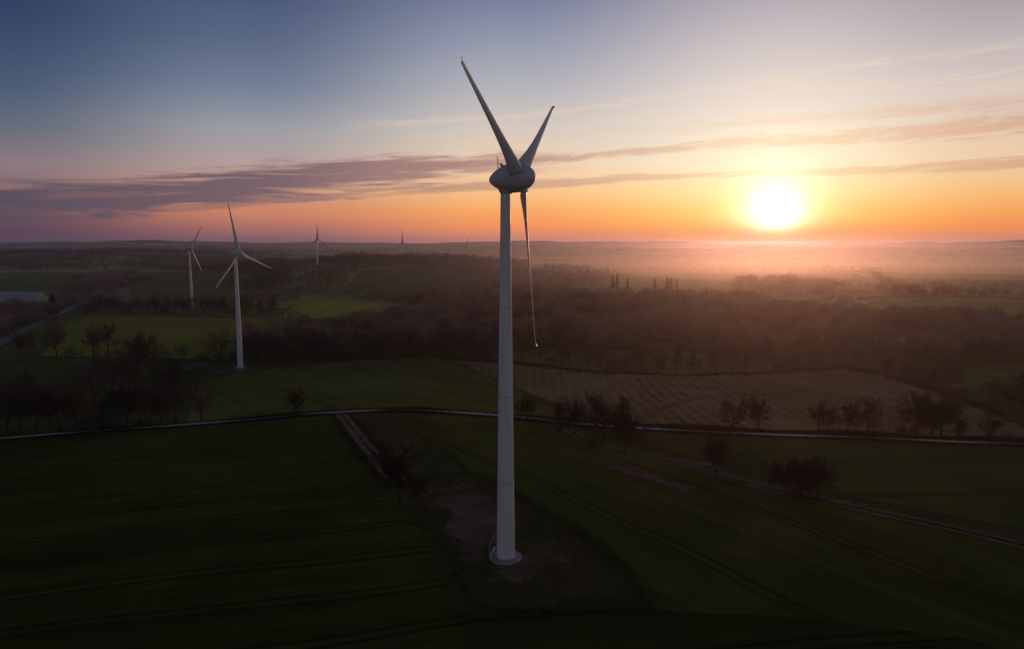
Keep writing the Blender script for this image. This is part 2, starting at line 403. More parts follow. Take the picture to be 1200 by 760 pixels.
def build_ground():
    rr = [0.] + list(np.geomspace(8, 60, 14))[:-1] + list(np.geomspace(60, 19500, 820))
    rr = np.array(rr)
    az = np.concatenate([np.linspace(-180, -46, 60)[:-1], np.linspace(-46, 46, 560), np.linspace(46, 180, 60)[1:-1]])
    az = np.radians(az); nr, na = len(rr), len(az)
    X = np.outer(rr, np.sin(az)); Y = np.outer(rr, np.cos(az)); Z = height(X, Y)
    V = np.stack([X, Y, Z], -1).reshape(-1, 3)
    i = np.arange(nr - 1)[:, None]; j = np.arange(na)[None, :]; j2 = (j + 1) % na
    Q = np.stack(np.broadcast_arrays(i * na + j, (i + 1) * na + j, (i + 1) * na + j2, i * na + j2), -1).reshape(-1, 4)[:, ::-1]
    me = mesh_np('ground', V, Q)
    idv, edge = field_cells(X, Y)
    pal = np.array([(.16, .17, .045), (.32, .33, .08), (.22, .17, .09), (.11, .12, .035), (.40, .38, .11), (.36, .27, .16), (.20, .22, .06)])
    k = np.clip((idv * 7).astype(int), 0, 6)
    colr = pal[k]
    at = me.color_attributes.new('field_tone', 'FLOAT_COLOR', 'POINT')
    at.data.foreach_set('color', np.concatenate([colr.reshape(-1, 3), np.ones((nr * na, 1))], 1).astype(np.float32).ravel())
    m, q, b = new_mat('pasture'); a = q.n('ShaderNodeAttribute', attribute_name='field_tone')
    tc = q.n('ShaderNodeTexCoord'); v = tc.outputs['Object']
    sp = q.n('ShaderNodeSeparateXYZ'); q.l(v, sp.inputs[0])
    ln = q.n('ShaderNodeVectorMath', operation='LENGTH'); q.l(v, ln.inputs[0])
    near = q.mix(q.mr(q.noise(v, .05, 6, .7, .4), .4, .65), (.048, .056, .017), (.080, .078, .030))
    near = q.mix(q.mr(q.noise(v, .9, 6, .75), .3, .8, 0., .6), near, (.026, .030, .011))
    far = q.mix(q.mr(q.noise(v, .01, 5, .65, .5), .35, .7, 0., .5), a.outputs[0], (.05, .048, .02))
    far = q.mix(q.mr(q.noise(v, .12, 5, .7), .35, .75, 0., .5), far, (.03, .03, .012))
    c = q.mix(q.mr(ln.outputs['Value'], 380., 560.), near, far)
    ground_common(q, b, c, .3)
    o = link('ground', me, m, smooth=True); tag(o, kind='structure')
build_ground()

# ------------------------------------------------------------------ draped sheets (fields, tracks)
def ragged(poly, step=4., amp=.6, seed=1):
    out = []; r_ = random.Random(seed)
    for i, p in enumerate(poly):
        q = poly[(i + 1) % len(poly)]; d = (q - p).length; n = max(1, int(d / step))
        nv = Vector((-(q - p).y, (q - p).x)).normalized() if d > 0 else Vector((0, 0))
        for k in range(n):
            a = p + (q - p) * (k / n)
            w = mnoise.noise(Vector((a.x / 9, a.y / 9, seed))) * 1.6 + r_.uniform(-.5, .5)
            out.append(a + nv * w * amp)
    return out

def soften(mat, w):
    """the same ground cover thinning out raggedly over w metres at the border of its patch"""
    key = mat.name + '_fading_%g' % w
    if key in bpy.data.materials: return bpy.data.materials[key]
    m = mat.copy(); m.name = key; q = N(m.node_tree); b = m.node_tree.nodes['Principled BSDF']
    a = q.n('ShaderNodeAttribute', attribute_name='edge'); tc = q.n('ShaderNodeTexCoord')
    n = q.noise(tc.outputs['Object'], 1.6 / w, 7, .72, .5)
    t = q.m('ADD', q.m('DIVIDE', a.outputs['Fac'], w), q.m('MULTIPLY', q.m('SUBTRACT', n, .5), 2.4))
    q.l(q.mr(t, .30, .62, smooth=True), b.inputs['Alpha']); return m

def drape(name, pix, off, mat, cell=None, amp=.6, world=False, soft=0.):
    P = [Vector((p.x, p.y)) for p in ((gpt(*q) for q in pix) if not world else (Vector((*q, 0)) for q in pix))]
    xs = [p.x for p in P]; ys = [p.y for p in P]; P0 = list(P)
    ext = max(max(xs) - min(xs), max(ys) - min(ys))
    cell = cell or max(4., ext / 60)
    P = ragged(P, max(3., ext / 90), amp * max(1., ext / 400), len(name) + len(pix))
    bm = bmesh.new(); vs = [bm.verts.new((p.x, p.y, 0)) for p in P]; f = bm.faces.new(vs)
    bmesh.ops.triangulate(bm, faces=bm.faces[:], ngon_method='EAR_CLIP')
    for ax, lo, hi in ((0, min(xs), max(xs)), (1, min(ys), max(ys))):
        c = math.floor(lo / cell) * cell + cell
        while c < hi:
            co = (c, 0, 0) if ax == 0 else (0, c, 0); no = (1, 0, 0) if ax == 0 else (0, 1, 0)
            bmesh.ops.bisect_plane(bm, geom=bm.verts[:] + bm.edges[:] + bm.faces[:], plane_co=co, plane_no=no, dist=1e-4)
            c += cell
    for v in bm.verts: v.co.z = hz(v.co.x, v.co.y) + off
    bmesh.ops.triangulate(bm, faces=bm.faces[:])
    bmesh.ops.recalc_face_normals(bm, faces=bm.faces)
    if sum(f.normal.z for f in bm.faces) < 0: bmesh.ops.reverse_faces(bm, faces=bm.faces[:])
    me = bpy.data.meshes.new(name); bm.to_mesh(me); bm.free()
    if soft:
        co = np.empty(len(me.vertices) * 3, np.float32); me.vertices.foreach_get('co', co); Q = co.reshape(-1, 3)[:, :2].astype(float)
        D = np.full(len(Q), 1e9)
        for i in range(len(P)):
            A_ = np.array(P[i]); B_ = np.array(P[(i + 1) % len(P)]); ab = B_ - A_
            t = np.clip(((Q - A_) @ ab) / (ab @ ab + 1e-9), 0, 1); D = np.minimum(D, np.linalg.norm(Q - A_ - t[:, None] * ab, axis=1))
        me.attributes.new('edge', 'FLOAT', 'POINT').data.foreach_set('value', D.astype(np.float32))
        mat = soften(mat, soft)
    o = link(name, me, mat, smooth=True); tag(o, kind='structure'); return o

def smooth_line(pts, step=2.5):
    out = []
    P = [pts[0]] + list(pts) + [pts[-1]]
    for i in range(1, len(P) - 2):
        a, b, c, d = P[i - 1], P[i], P[i + 1], P[i + 2]; n = max(2, int((c - b).length / step))
        for k in range(n):
            t = k / n
            out.append(.5 * ((2 * b) + (c - a) * t + (2 * a - 5 * b + 4 * c - d) * t * t + (3 * b - a - 3 * c + d) * t ** 3))
    out.append(P[-1]); return out

def ribbon(name, pix, width, off, mat, strips=(( -1., 1.),), jit=.15):
    L = smooth_line([gpt(*p).xy for p in pix]); mb = MB(); r_ = random.Random(len(name))
    for (s0, s1) in strips:
        V = []; F = []; nc = 4
        for i, p in enumerate(L):
            d = (L[min(i + 1, len(L) - 1)] - L[max(i - 1, 0)]).normalized(); nv = Vector((-d.y, d.x))
            w = width(i / len(L)) if callable(width) else width
            for k in range(nc):
                t = s0 + (s1 - s0) * k / (nc - 1)
                j = (mnoise.noise(Vector((p.x / 4, p.y / 4, k))) * 2.2 + r_.uniform(-.6, .6)) * jit if k in (0, nc - 1) else 0
                a = p + nv * (t * w / 2 + j); V.append((a.x, a.y, hz(a.x, a.y) + off))
        for i in range(len(L) - 1):
            for k in range(nc - 1): F.append((i * nc + k, (i + 1) * nc + k, (i + 1) * nc + k + 1, i * nc + k + 1))
        mb.add(V, F)
    me = mb.mesh(name)
    o = link(name, me, mat); tag(o, kind='structure')
    if me.polygons[0].normal.z < 0: me.flip_normals()
    return L

G = dict(
    left=crop_mat('young_wheat_dark', (.064, .078, .019), 75, 11, .9, .5, (.05, .045, .03), .12),
    right=crop_mat('young_wheat_front', (.084, .098, .022), -33, 24, .8, .6, (.17, .125, .085), .5),
    bottom=crop_mat('young_wheat_near_strip', (.046, .064, .016), 82, 12, .8, .3, (.04, .035, .025), .15),
    mid=crop_mat('young_wheat_middle', (.145, .150, .036), -34, 24, .6, .4, (.12, .10, .06), .2, tram_dark=.25),
    east=crop_mat('young_wheat_east', (.084, .094, .024), 78, 24, .5, .4, (.06, .05, .03), .15),
    lit=crop_mat('winter_barley_field', (.225, .225, .040), 82, 0, .3, .4, (.12, .11, .05), .2, 2.5),
    hump=crop_mat('bright_hill_field', (.34, .34, .045), 60, 0, .15, .4, (.18, .18, .05), .1, 2.5),
    dull=crop_mat('dull_pasture', (.14, .15, .040), 60, 0, .4, .5, (.09, .075, .045), .3, 3),
    olive=crop_mat('olive_pasture', (.27, .27, .080), 75, 0, .3, .5, (.13, .11, .06), .3, 4),
    west=crop_mat('west_pasture', (.10, .105, .034), 80, 24, .6, .5, (.09, .07, .045), .4),
    margin=soil_mat('weedy_margin', (.085, .068, .044), (.048, .046, .024), .3, (.045, .055, .018), .46),
    rough=soil_mat('rough_pasture', (.095, .090, .042), (.040, .046, .017), .12),
    soil=soil_mat('bare_earth', (.20, .13, .095), (.105, .070, .052), .16, (.045, .050, .018), .47),
    pale=soil_mat('pale_dry_grass', (.19, .15, .10), (.085, .075, .045), .14, (.045, .052, .020)),
    gravel=soil_mat('gravel', (.60, .52, .48), (.38, .33, .30), .5),
    dirt=soil_mat('track_dirt', (.20, .155, .12), (.10, .08, .062), .4),
    tarmac=soil_mat('road_tarmac', (.34, .33, .36), (.24, .23, .26), .3),
    stub=stubble_mat('maize_stubble'),
)
# fields, near to far
drape('wheat_field', [(-260, 530), (0, 517), (150, 506), (300, 496), (388, 487), (412, 520), (440, 556), (472, 590), (500, 632), (528, 690), (548, 722), (560, 900), (300, 1100), (-400, 1100)], .05, G['left'], 5)
drape('wheat_field_front', [(520, 486), (620, 494), (690, 506), (745, 524), (800, 540), (900, 572), (1050, 604), (1200, 642), (1330, 680), (1500, 900), (1100, 760), (760, 715), (735, 660), (695, 630), (640, 600), (600, 572), (560, 555), (500, 512), (470, 492)], .06, G['right'], 4)
drape('wheat_field_strip', [(545, 724), (640, 716), (760, 712), (1000, 730), (1150, 752), (1500, 900), (1200, 1100), (560, 1100)], .09, G['bottom'], 4)
drape('rough_pasture', [(425, 490), (470, 490), (520, 522), (562, 556), (510, 560), (476, 566), (450, 535)], .08, G['rough'], 3, soft=4.)
drape('yard_margin', [(474, 567), (520, 559), (560, 556), (602, 573), (645, 600), (694, 628), (732, 660), (770, 700), (700, 712), (620, 720), (550, 724), (526, 690), (500, 632), (484, 600)], .09, G['margin'], 1.6, 1.5, soft=4.)
drape('bare_earth_yard', [(478, 569), (520, 562), (558, 559), (596, 577), (636, 606), (672, 630), (690, 655), (664, 676), (610, 690), (560, 692), (530, 668), (508, 632), (490, 600)], .12, G['soil'], 1.6, 1.5, soft=6.)
drape('bare_earth_patch', [(690, 540), (740, 544), (800, 560), (850, 582), (810, 584), (750, 566), (700, 552)], .14, G['soil'], 2.5, 1.5, soft=4.5)
drape('wheat_field_east', [(735, 505), (860, 511), (1000, 515), (1200, 522), (1330, 528), (1400, 690), (1200, 622), (1100, 600), (980, 580), (880, 552), (800, 530)], .06, G['east'], 5)
drape('middle_wheat_field', [(215, 500), (232, 450), (290, 432), (340, 430), (400, 424), (505, 418), (540, 428), (600, 452), (640, 476), (700, 495), (640, 491), (520, 480), (430, 478), (380, 480), (300, 490)], .06, G['mid'], 5)
drape('west_field', [(-80, 512), (-80, 425), (60, 420), (180, 424), (230, 450), (215, 498), (100, 505)], .06, G['west'], 6)
drape('stubble_field', [(503, 418), (600, 426), (700, 436), (800, 440), (900, 437), (985, 431), (1040, 441), (1100, 459), (1170, 485), (1260, 520), (1130, 514), (1000, 509), (860, 505), (745, 498), (672, 486), (600, 455), (540, 428)], .09, G['stub'], 5, 1., soft=6.)
drape('green_hollow_field', [(575, 418), (640, 420), (700, 434), (800, 438), (905, 434), (905, 422), (800, 412), (620, 408)], .06, G['dull'], 8)
for C_ in ([(640, 386), (690, 372), (770, 376), (730, 390)], [(850, 400), (880, 388), (960, 392), (930, 404)], [(540, 388), (560, 380), (620, 384), (600, 394)], [(1010, 398), (1060, 388), (1130, 394), (1080, 404)]):
    drape('wood_clearing', C_, .1, G['olive'], 8, soft=12.)
drape('east_hollow_field', [(1105, 452), (1130, 428), (1220, 424), (1220, 470), (1150, 470)], .06, G['mid'], 8)
drape('barley_field', [(48, 417), (80, 378), (110, 369), (310, 373), (312, 392), (270, 420), (150, 419)], .08, G['lit'], 8)
drape('hill_field', [(326, 373), (340, 362), (362, 354), (400, 353), (458, 358), (459, 376), (400, 374)], .1, G['hump'], 5)
drape('far_left_field', [(-60, 346), (-60, 320), (112, 319), (108, 346)], .1, G['dull'], 12)
drape('left_slope_field', [(150, 366), (155, 317), (300, 316), (320, 340), (300, 352), (210, 366)], .1, G['dull'], 12)
drape('centre_slope_field', [(398, 342), (420, 318), (480, 313), (540, 322), (520, 346)], .1, G['dull'], 12)
drape('plain_field', [(690, 346), (700, 330), (760, 318), (920, 324), (1010, 333), (960, 352), (860, 352)], .12, G['olive'], 15)
drape('plain_field_east', [(945, 372), (960, 352), (1045, 348), (1250, 352), (1250, 372)], .12, G['olive'], 12)
drape('plain_field_north', [(970, 346), (980, 336), (1050, 335), (1045, 348)], .12, G['olive'], 15)
drape('pale_strip', [(735, 524), (760, 527), (840, 543), (900, 562), (960, 577), (1050, 597), (1130, 615), (1215, 636), (1215, 645), (1130, 624), (1040, 604), (960, 588), (900, 574), (830, 556), (770, 538)], .15, G['pale'], 2.5, .5, soft=3.)
drape('turbine_yard', [(205, 426), (262, 424), (300, 428), (318, 433), (272, 437), (215, 434)], .12, G['pale'], 5)

LANE = [(-120, 522), (0, 514), (60, 509), (150, 503), (240, 496), (300, 491.5), (350, 486.5), (390, 483.5), (460, 480.5), (520, 482.5), (580, 486.5), (620, 490.5), (660, 495), (700, 498.5), (745, 501.5), (800, 505), (860, 508), (950, 511), (1050, 515), (1200, 521), (1330, 526)]
lane_line = ribbon('lane', LANE, 3.3, .20, G['gravel'], jit=.12)
track_line = ribbon('farm_track', [(398, 484), (410, 498), (427, 520), (445, 541), (460, 558), (472, 569)], 3.6, .17, G['dirt'], ((-1., -.12), (.16, 1.)), .28)
ribbon('field_track', [(655, 496), (672, 508), (700, 522), (745, 531), (800, 546), (860, 562), (930, 580), (1010, 597), (1100, 616), (1200, 640), (1300, 668)], 3.4, .19, G['dirt'], ((-1., -.4), (.4, 1.)), .2)
ribbon('stubble_track', [(745, 501), (760, 488), (790, 474), (830, 466), (900, 462), (960, 455)], 2.2, .16, G['pale'], ((-1., -.3), (.3, 1.)), .2)
ribbon('road', [(-60, 430), (0, 402), (25, 388), (55, 373), (75, 365), (92, 356)], 7.5, .2, G['tarmac'], jit=.2)
ribbon('farm_road', [(60, 372), (45, 371), (25, 372)], 5., .18, G['tarmac'], jit=.2)

# ------------------------------------------------------------------ tree meshes
def tree_proto(seed, H=10., spread=1., nl=6, dense=1., lean=0.):
    """a leafless broadleaf tree: trunk mesh and crown mesh (limbs, branches, twigs)"""
    r_ = random.Random(seed); T = MB(); B = MB()
    V = []; F = []
    def wob(d, k):
        return (d + Vector((r_.uniform(-k, k), r_.uniform(-k, k), r_.uniform(-k, k) * .6))).normalized()
    def side(d, ang):
        a = d.orthogonal().normalized(); a.rotate(Matrix.Rotation(r_.uniform(0, 2 * PI), 3, d))
        return (d * math.cos(ang) + a * math.sin(ang)).normalized()
    def br(p, d, L, rad, lvl):
        n = 4 if lvl < 2 else 3 if lvl < 3 else 2
        pts = [p]; rs = [rad]; dirs = [d]
        for i in range(n):
            d = wob(d, .22 + .05 * lvl); d = (d + Vector((0, 0, .06 if lvl > 1 else .05))).normalized()
            p = p + d * (L / n); pts.append(p); rs.append(rad * (1 - .72 * (i + 1) / n)); dirs.append(d)
        B.tube(pts, rs, 5 if lvl == 1 else 4 if lvl == 2 else 3, False)
        if lvl >= 3:
            for k in range(int(11 * dense)):
                t = r_.uniform(.1, 1) * n; i = min(int(t), n - 1); a = pts[i].lerp(pts[i + 1], t - i)
                dd = side(dirs[i + 1], R(r_.uniform(20, 65))); dd.z += .15; dd.normalize()
                l = r_.uniform(.35, .85); w = dd.orthogonal().normalized() * r_.uniform(.016, .030)
                o = len(V); mid = a + dd * l * .5 + Vector((0, 0, r_.uniform(-.05, .08)))
                V.extend([a - w, a + w, mid + w * .7, a + dd * l, mid - w * .7]); F.append((o, o + 1, o + 2, o + 3, o + 4))
            return
        nc = {1: 7, 2: 6}[lvl]
        for k in range(nc):
            t = (k + r_.uniform(.3, 1)) / nc; t = max(.22, t) * n; i = min(int(t), n - 1); a = pts[i].lerp(pts[i + 1], min(1, t - i))
            dd = side(dirs[i + 1], R(r_.uniform(25, 58)))
            br(a, dd, L * r_.uniform(.42, .66), rs[i] * .6, lvl + 1)
        br(pts[-1], dirs[-1], L * .5, rs[-1], lvl + 1)
    tp = [Vector((0, 0, -.3))]; tr = [.36]; d = Vector((lean, 0, 1)).normalized()
    nseg = 7
    for i in range(nseg):
        d = wob(d, .08); tp.append(tp[-1] + d * (H * .54 / nseg)); tr.append(.27 * (1 - .75 * (i + 1) / nseg) + .03)
    T.tube(tp, tr, 8)
    for k in range(nl):
        t = (.52 + .48 * k / (nl - 1)) * nseg; i = min(int(t), nseg - 1); a = tp[i].lerp(tp[i + 1], min(1, t - i))
        ang = R(68 - 50 * k / (nl - 1)) * (.8 + .4 * spread * .5)
        dd = Vector((math.cos(k * 2.4 + seed), math.sin(k * 2.4 + seed), 0)) * math.sin(ang) + Vector((0, 0, math.cos(ang)))
        br(a, dd.normalized(), H * r_.uniform(.36, .44) * (.85 + .15 * spread if k > nl - 3 else spread), tr[i] * .62, 1)
    B.add(V, F)
    return T.mesh('trunk'), B.mesh('crown')

def leafclump(r_, V, F, c, rad, n, size, flat=1.):
    for _ in range(n):
        u = Vector((r_.gauss(0, 1), r_.gauss(0, 1), r_.gauss(0, 1))).normalized() * rad * r_.uniform(.5, 1)
        u.z *= flat; p = c + u; a = Vector((r_.uniform(-1, 1), r_.uniform(-1, 1), r_.uniform(-1, 1))).normalized()
        b = a.orthogonal().normalized(); s = size * r_.uniform(.6, 1.3); o = len(V)
        V.extend([p - a * s, p + b * s * .5, p + a * s, p - b * s * .5]); F.append((o, o + 1, o + 2, o + 3))

def ivy_proto(seed):
    """trunk and lower limbs clad in ivy, a few bare twigs above"""
    r_ = random.Random(seed); t, c = tree_proto(seed, 10, .75, 5, .7)
    V = []; F = []
    for k in range(46):
        z = r_.uniform(.6, 8.6); w = 1.5 * math.sin(PI * min(1, (z + 1.2) / 10.5)) ** .7
        leafclump(r_, V, F, Vector((r_.uniform(-w, w) * .8, r_.uniform(-w, w) * .8, z)), .85, 60, .17)
    mb = MB(); mb.add(V, F); return t, c, mb.mesh('ivy')

def conifer_proto(seed, slim=1.):
    r_ = random.Random(seed); T = MB(); T.tube([(0, 0, -.3), (0, 0, 5), (0, 0, 9.8)], [.22, .14, .02], 7)
    V = []; F = []
    for k in range(360):
        z = 1.0 + 9 * (k / 360); w = (2.3 * (1 - z / 10.2) ** .8 + .12) * slim * r_.uniform(.6, 1.1); a = r_.uniform(0, 2 * PI)
        d = Vector((math.cos(a), math.sin(a), -.25)); s = Vector((-math.sin(a), math.cos(a), 0))
        for j in range(5):
            t = r_.uniform(.25, 1) * w; p = Vector((0, 0, z + r_.uniform(-.3, .3))) + d * t + s * r_.uniform(-.25, .25); o = len(V)
            e = (d + s * r_.uniform(-.7, .7)) * .5; h = Vector((0, 0, .12)) + s * .07
            V.extend([p - e * .5, p + h, p + e * .6, p - h]); F.append((o, o + 1, o + 2, o + 3))
    mb = MB(); mb.add(V, F); return T.mesh('trunk'), mb.mesh('crown')

def bush_proto(seed, n=26, w=2.2, h=2.4):
    r_ = random.Random(seed); V = []; F = []
    for k in range(n):
        c = Vector((r_.gauss(0, w * .45), r_.gauss(0, w * .4), abs(r_.gauss(h * .4, h * .28))))
        for _ in range(26):
            d = Vector((r_.gauss(0, .6), r_.gauss(0, .6), r_.uniform(.2, 1))).normalized(); s = d.orthogonal().normalized() * .03
            p = c + Vector((r_.gauss(0, .35), r_.gauss(0, .35), r_.gauss(0, .3))); p.z = max(.02, p.z); l = r_.uniform(.4, 1.); o = len(V)
            V.extend([p - s, p + s, p + d * l]); F.append((o, o + 1, o + 2))
    mb = MB(); mb.add(V, F); return mb.mesh('bush')

BARE = [tree_proto(s, 10, sp, nl, de, le) for s, sp, nl, de, le in ((1, 1.0, 7, 1., 0), (2, 1.15, 7, 1., .08), (3, .85, 8, 1., -.05), (4, 1.05, 6, 1.1, .1), (5, .7, 8, 1., 0), (6, 1.2, 8, 1., -.1))]
FULL = [tree_proto(s, 10, sp, nl, 1.7, le) for s, sp, nl, le in ((61, 1.05, 8, 0), (62, 1.15, 9, .08), (63, .9, 8, -.05), (64, 1.0, 9, .1))]
IVY = [ivy_proto(21), ivy_proto(22)]
CON = [conifer_proto(31), conifer_proto(32, .7)]
POP = [tree_proto(41, 10, .38, 9, 1., 0), tree_proto(42, 10, .45, 9, 1., 0)]
BUSH = [bush_proto(51), bush_proto(52, 34, 3., 2.)]

def plant(kind, px, py, top, label, group=None, wid=1., cat='tree', k=None):
    p = gpt(px, py)
    dep = p.y * math.cos(PITCH) - (p.z - CAM_H) * math.sin(PITCH)
    H = (py - top) / FPX * dep * 1.02
    return plant_at(kind, p, H, label, group, wid, cat, k)

def plant_at(kind, p, H, label, group=None, wid=1., cat='tree', k=None):
    s = H / 10.
    names = {'bare': 'bare_tree', 'ivy': 'ivy_clad_tree', 'con': 'conifer_tree', 'pop': 'slim_tree', 'bush': 'bush'}
    if kind == 'bush':
        o = link('bush', BUSH[rnd.randrange(2) if k is None else k], M['twig']); s = H / 3.; cat = 'bush'
    else:
        o = bpy.data.objects.new(names[kind], None); COL.objects.link(o); o.empty_display_size = .3
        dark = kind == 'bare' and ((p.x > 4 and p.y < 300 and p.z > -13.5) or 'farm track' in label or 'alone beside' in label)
        if dark: k = None
        lib = {'bare': FULL if dark else BARE, 'ivy': IVY, 'con': CON, 'pop': POP}[kind]
        pr = lib[rnd.randrange(len(lib)) if k is None else k]
        link('trunk', pr[0], M['bark'], o)
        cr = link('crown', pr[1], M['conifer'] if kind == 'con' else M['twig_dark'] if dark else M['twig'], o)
        if kind == 'ivy': link('ivy', pr[2], M['ivy'], o)
    o.location = p; o.rotation_euler = (0, 0, rnd.uniform(0, 6.28)); o.scale = (s * wid, s * wid, s)
    return tag(o, label, cat, group)

ORD = ['first', 'second', 'third', 'fourth', 'fifth', 'sixth', 'seventh', 'eighth', 'ninth', 'tenth', 'eleventh', 'twelfth', 'thirteenth', 'fourteenth', 'fifteenth', 'sixteenth', 'seventeenth', 'eighteenth', 'nineteenth', 'twentieth', 'twenty-first', 'twenty-second', 'twenty-third', 'twenty-fourth', 'twenty-fifth', 'twenty-sixth', 'twenty-seventh', 'twenty-eighth', 'twenty-ninth', 'thirtieth']

def row(items, text, group, side='left'):
    for i, it in enumerate(items):
        kind, px, py, top = it[:4]; w = it[4] if len(it) > 4 else 1.
        plant(kind, px, py, top, text.format(ORD[i]), group, w)

# single trees round the main turbine
plant('bare', 470, 592, 526, 'bare tree beside the farm track, left of the big turbine and its earth yard', wid=1.05)
plant('bare', 348, 485, 455, 'dense dark tree alone beside the lane, left of the track junction', wid=1.05)
plant('bare', 618, 492, 467, 'small round bare tree beside the lane just right of the turbine tower', k=4)
plant('ivy', 655, 507, 466, 'dark ivy-clad tree, leftmost of the clump where the field track leaves the lane', wid=1.1, k=1)
plant('bare', 674, 511, 474, 'slim bare tree between the ivy-clad tree and the big spreading tree of the clump', wid=.8, k=2)
plant('bare', 705, 521, 468, 'big spreading bare tree in the middle of the clump by the field track', wid=1.15, k=1)
plant('bush', 695, 519, 504, 'dark bush at the foot of the big spreading tree by the field track', wid=1., k=0)
plant('bare', 732, 531, 484, 'bare tree at the right end of the clump, standing nearest the camera there', wid=.9, k=3)
plant('bare', 838, 557, 512, 'lone bare tree with a round leaning crown beside the pale field strip', wid=.95, k=5)
row([('bare', 909, 576, 544, .9), ('bare', 922, 579, 541, .95), ('bare', 937, 582, 540), ('bare', 946, 582, 546, .9), ('bare', 959, 585, 543, 1.), ('bush', 930, 582, 566), ('bush', 951, 585, 570)],
    '{} from the left in the dark copse beside the pale field strip at right', 'copse beside the pale strip')
row([('bare', 858, 506, 471), ('bare', 889, 503, 470, .9), ('bare', 959, 506, 472, .9), ('bare', 971, 506, 476, .9), ('bare', 993, 506, 474, .9), ('bare', 1017, 506, 467), ('bush', 1062, 509, 494), ('bare', 1072, 510, 464), ('bare', 1091, 512, 469, .9),
     ('bare', 1102, 514, 464), ('ivy', 1124, 517, 488, 1.2), ('bare', 1160, 518, 488), ('bush', 1182, 518, 504)],
    '{} from the left in the hedge line along the lane below the stubble field', 'hedge line along the lane below the stubble field')
row([('bush', 1041, 441, 425), ('bare', 1042, 441, 418), ('bare', 1062, 445, 424), ('bare', 1077, 449, 422), ('ivy', 1092, 452, 430, 1.2), ('bare', 1112, 458, 424), ('bush', 1130, 464, 450, 1.3), ('bush', 1148, 470, 452, 1.5)],
    '{} from the left in the hedge down the right shoulder of the stubble field', 'hedge on the right shoulder of the stubble field')
row([('bare', 1168, 478, 445, 1.1), ('bare', 1185, 484, 446, 1.1), ('bare', 1202, 490, 444, 1.2)],
    '{} bare tree from the left in the thicket at the right picture edge', 'thicket at the right edge')
# left of the lane
row([('bare', -12, 508, 452), ('bare', 8, 507, 452), ('bare', 25, 507, 446, 1.1), ('bare', 42, 505, 455, .8), ('bare', 58, 505, 458, .8), ('bare', 71, 503, 449), ('bare', 92, 502, 454, 1.1), ('bush', 106, 503, 480, 1.3), ('bush', 118, 502, 482, 1.5), ('bare', 128, 501, 458),
     ('bare', 149, 500, 455), ('bush', 162, 500, 486), ('bare', 176, 498, 456, .9), ('bare', 188, 498, 460), ('bare', 207, 496, 452), ('bare', 236, 494, 458, .8)],
    '{} from the left in the bare tree row along the lane at far left', 'bare trees along the lane at the left')
row([('bare', 112, 480, 428, .9), ('bare', 130, 462, 412, 1.1), ('bare', 152, 456, 410), ('bare', 164, 440, 396), ('bare', 172, 434, 394, .9), ('bare', 186, 452, 424), ('bush', 200, 448, 428, 1.4), ('bush', 142, 476, 458, 1.6), ('bush', 178, 470, 448, 1.4), ('bare', 160, 478, 440), ('bare', 203, 462, 428, .9)],
    '{} from the front in the tangled spinney between the two left fields', 'tangled spinney between the left fields')
row([('bare', 24, 417, 388), ('bare', 34, 417, 392, .8), ('bare', 67, 417, 382, 1.), ('bush', 84, 417, 404), ('bare', 110, 417, 384, 1.1), ('bare', 127, 414, 381), ('bare', 163, 419, 395, 1.1), ('bush', 192, 421, 408), ('bare', 213, 421, 404), ('bush', 240, 421, 409, 1.2), ('bare', 258, 422, 390, 1.2), ('bush', 270, 421, 407), ('bare', 289, 422, 390, 1.1), ('bare', 303, 421, 394)],
    '{} from the left in the hedge at the near edge of the lit barley field', 'hedge at the near edge of the barley field')
row([('bare' if i % 5 else 'bush', 108 + i * 8.1 + rnd.uniform(-2, 2), 367.5 + rnd.uniform(-.5, .5), 349 + rnd.uniform(-3, 3) + (0 if i % 5 else 7)) for i in range(27)],
    '{} from the left in the tree row behind the lit barley field', 'tree row behind the barley field')
row([('con', 62, 362, 344, 1.6)], 'dark spreading evergreen in front of the farm yard beside the long barn', None)
# right plain
row([('con', 718, 340, 323, 1.2), ('con', 723, 340, 322, 1.2), ('con', 735, 340, 326), ('con', 767, 340, 326, 1.2), ('con', 782, 341, 325, 1.2), ('con', 786, 341, 326), ('con', 793, 341, 328, 1.2)],
    '{} dark conifer from the left on the plain beyond the valley wood', 'conifers on the plain')
row([('pop', x, 347.5, t, 1.4) for x, t in ((1046, 338), (1064, 336), (1069, 335), (1074, 334), (1079, 335), (1095, 337), (1099, 337), (1106, 335), (1110, 334), (1120, 339), (1136, 337), (1140, 337), (1148, 339), (1153, 338), (1164, 335))],
    '{} from the left in the row of slim trees on the right plain', 'row of slim trees on the plain')

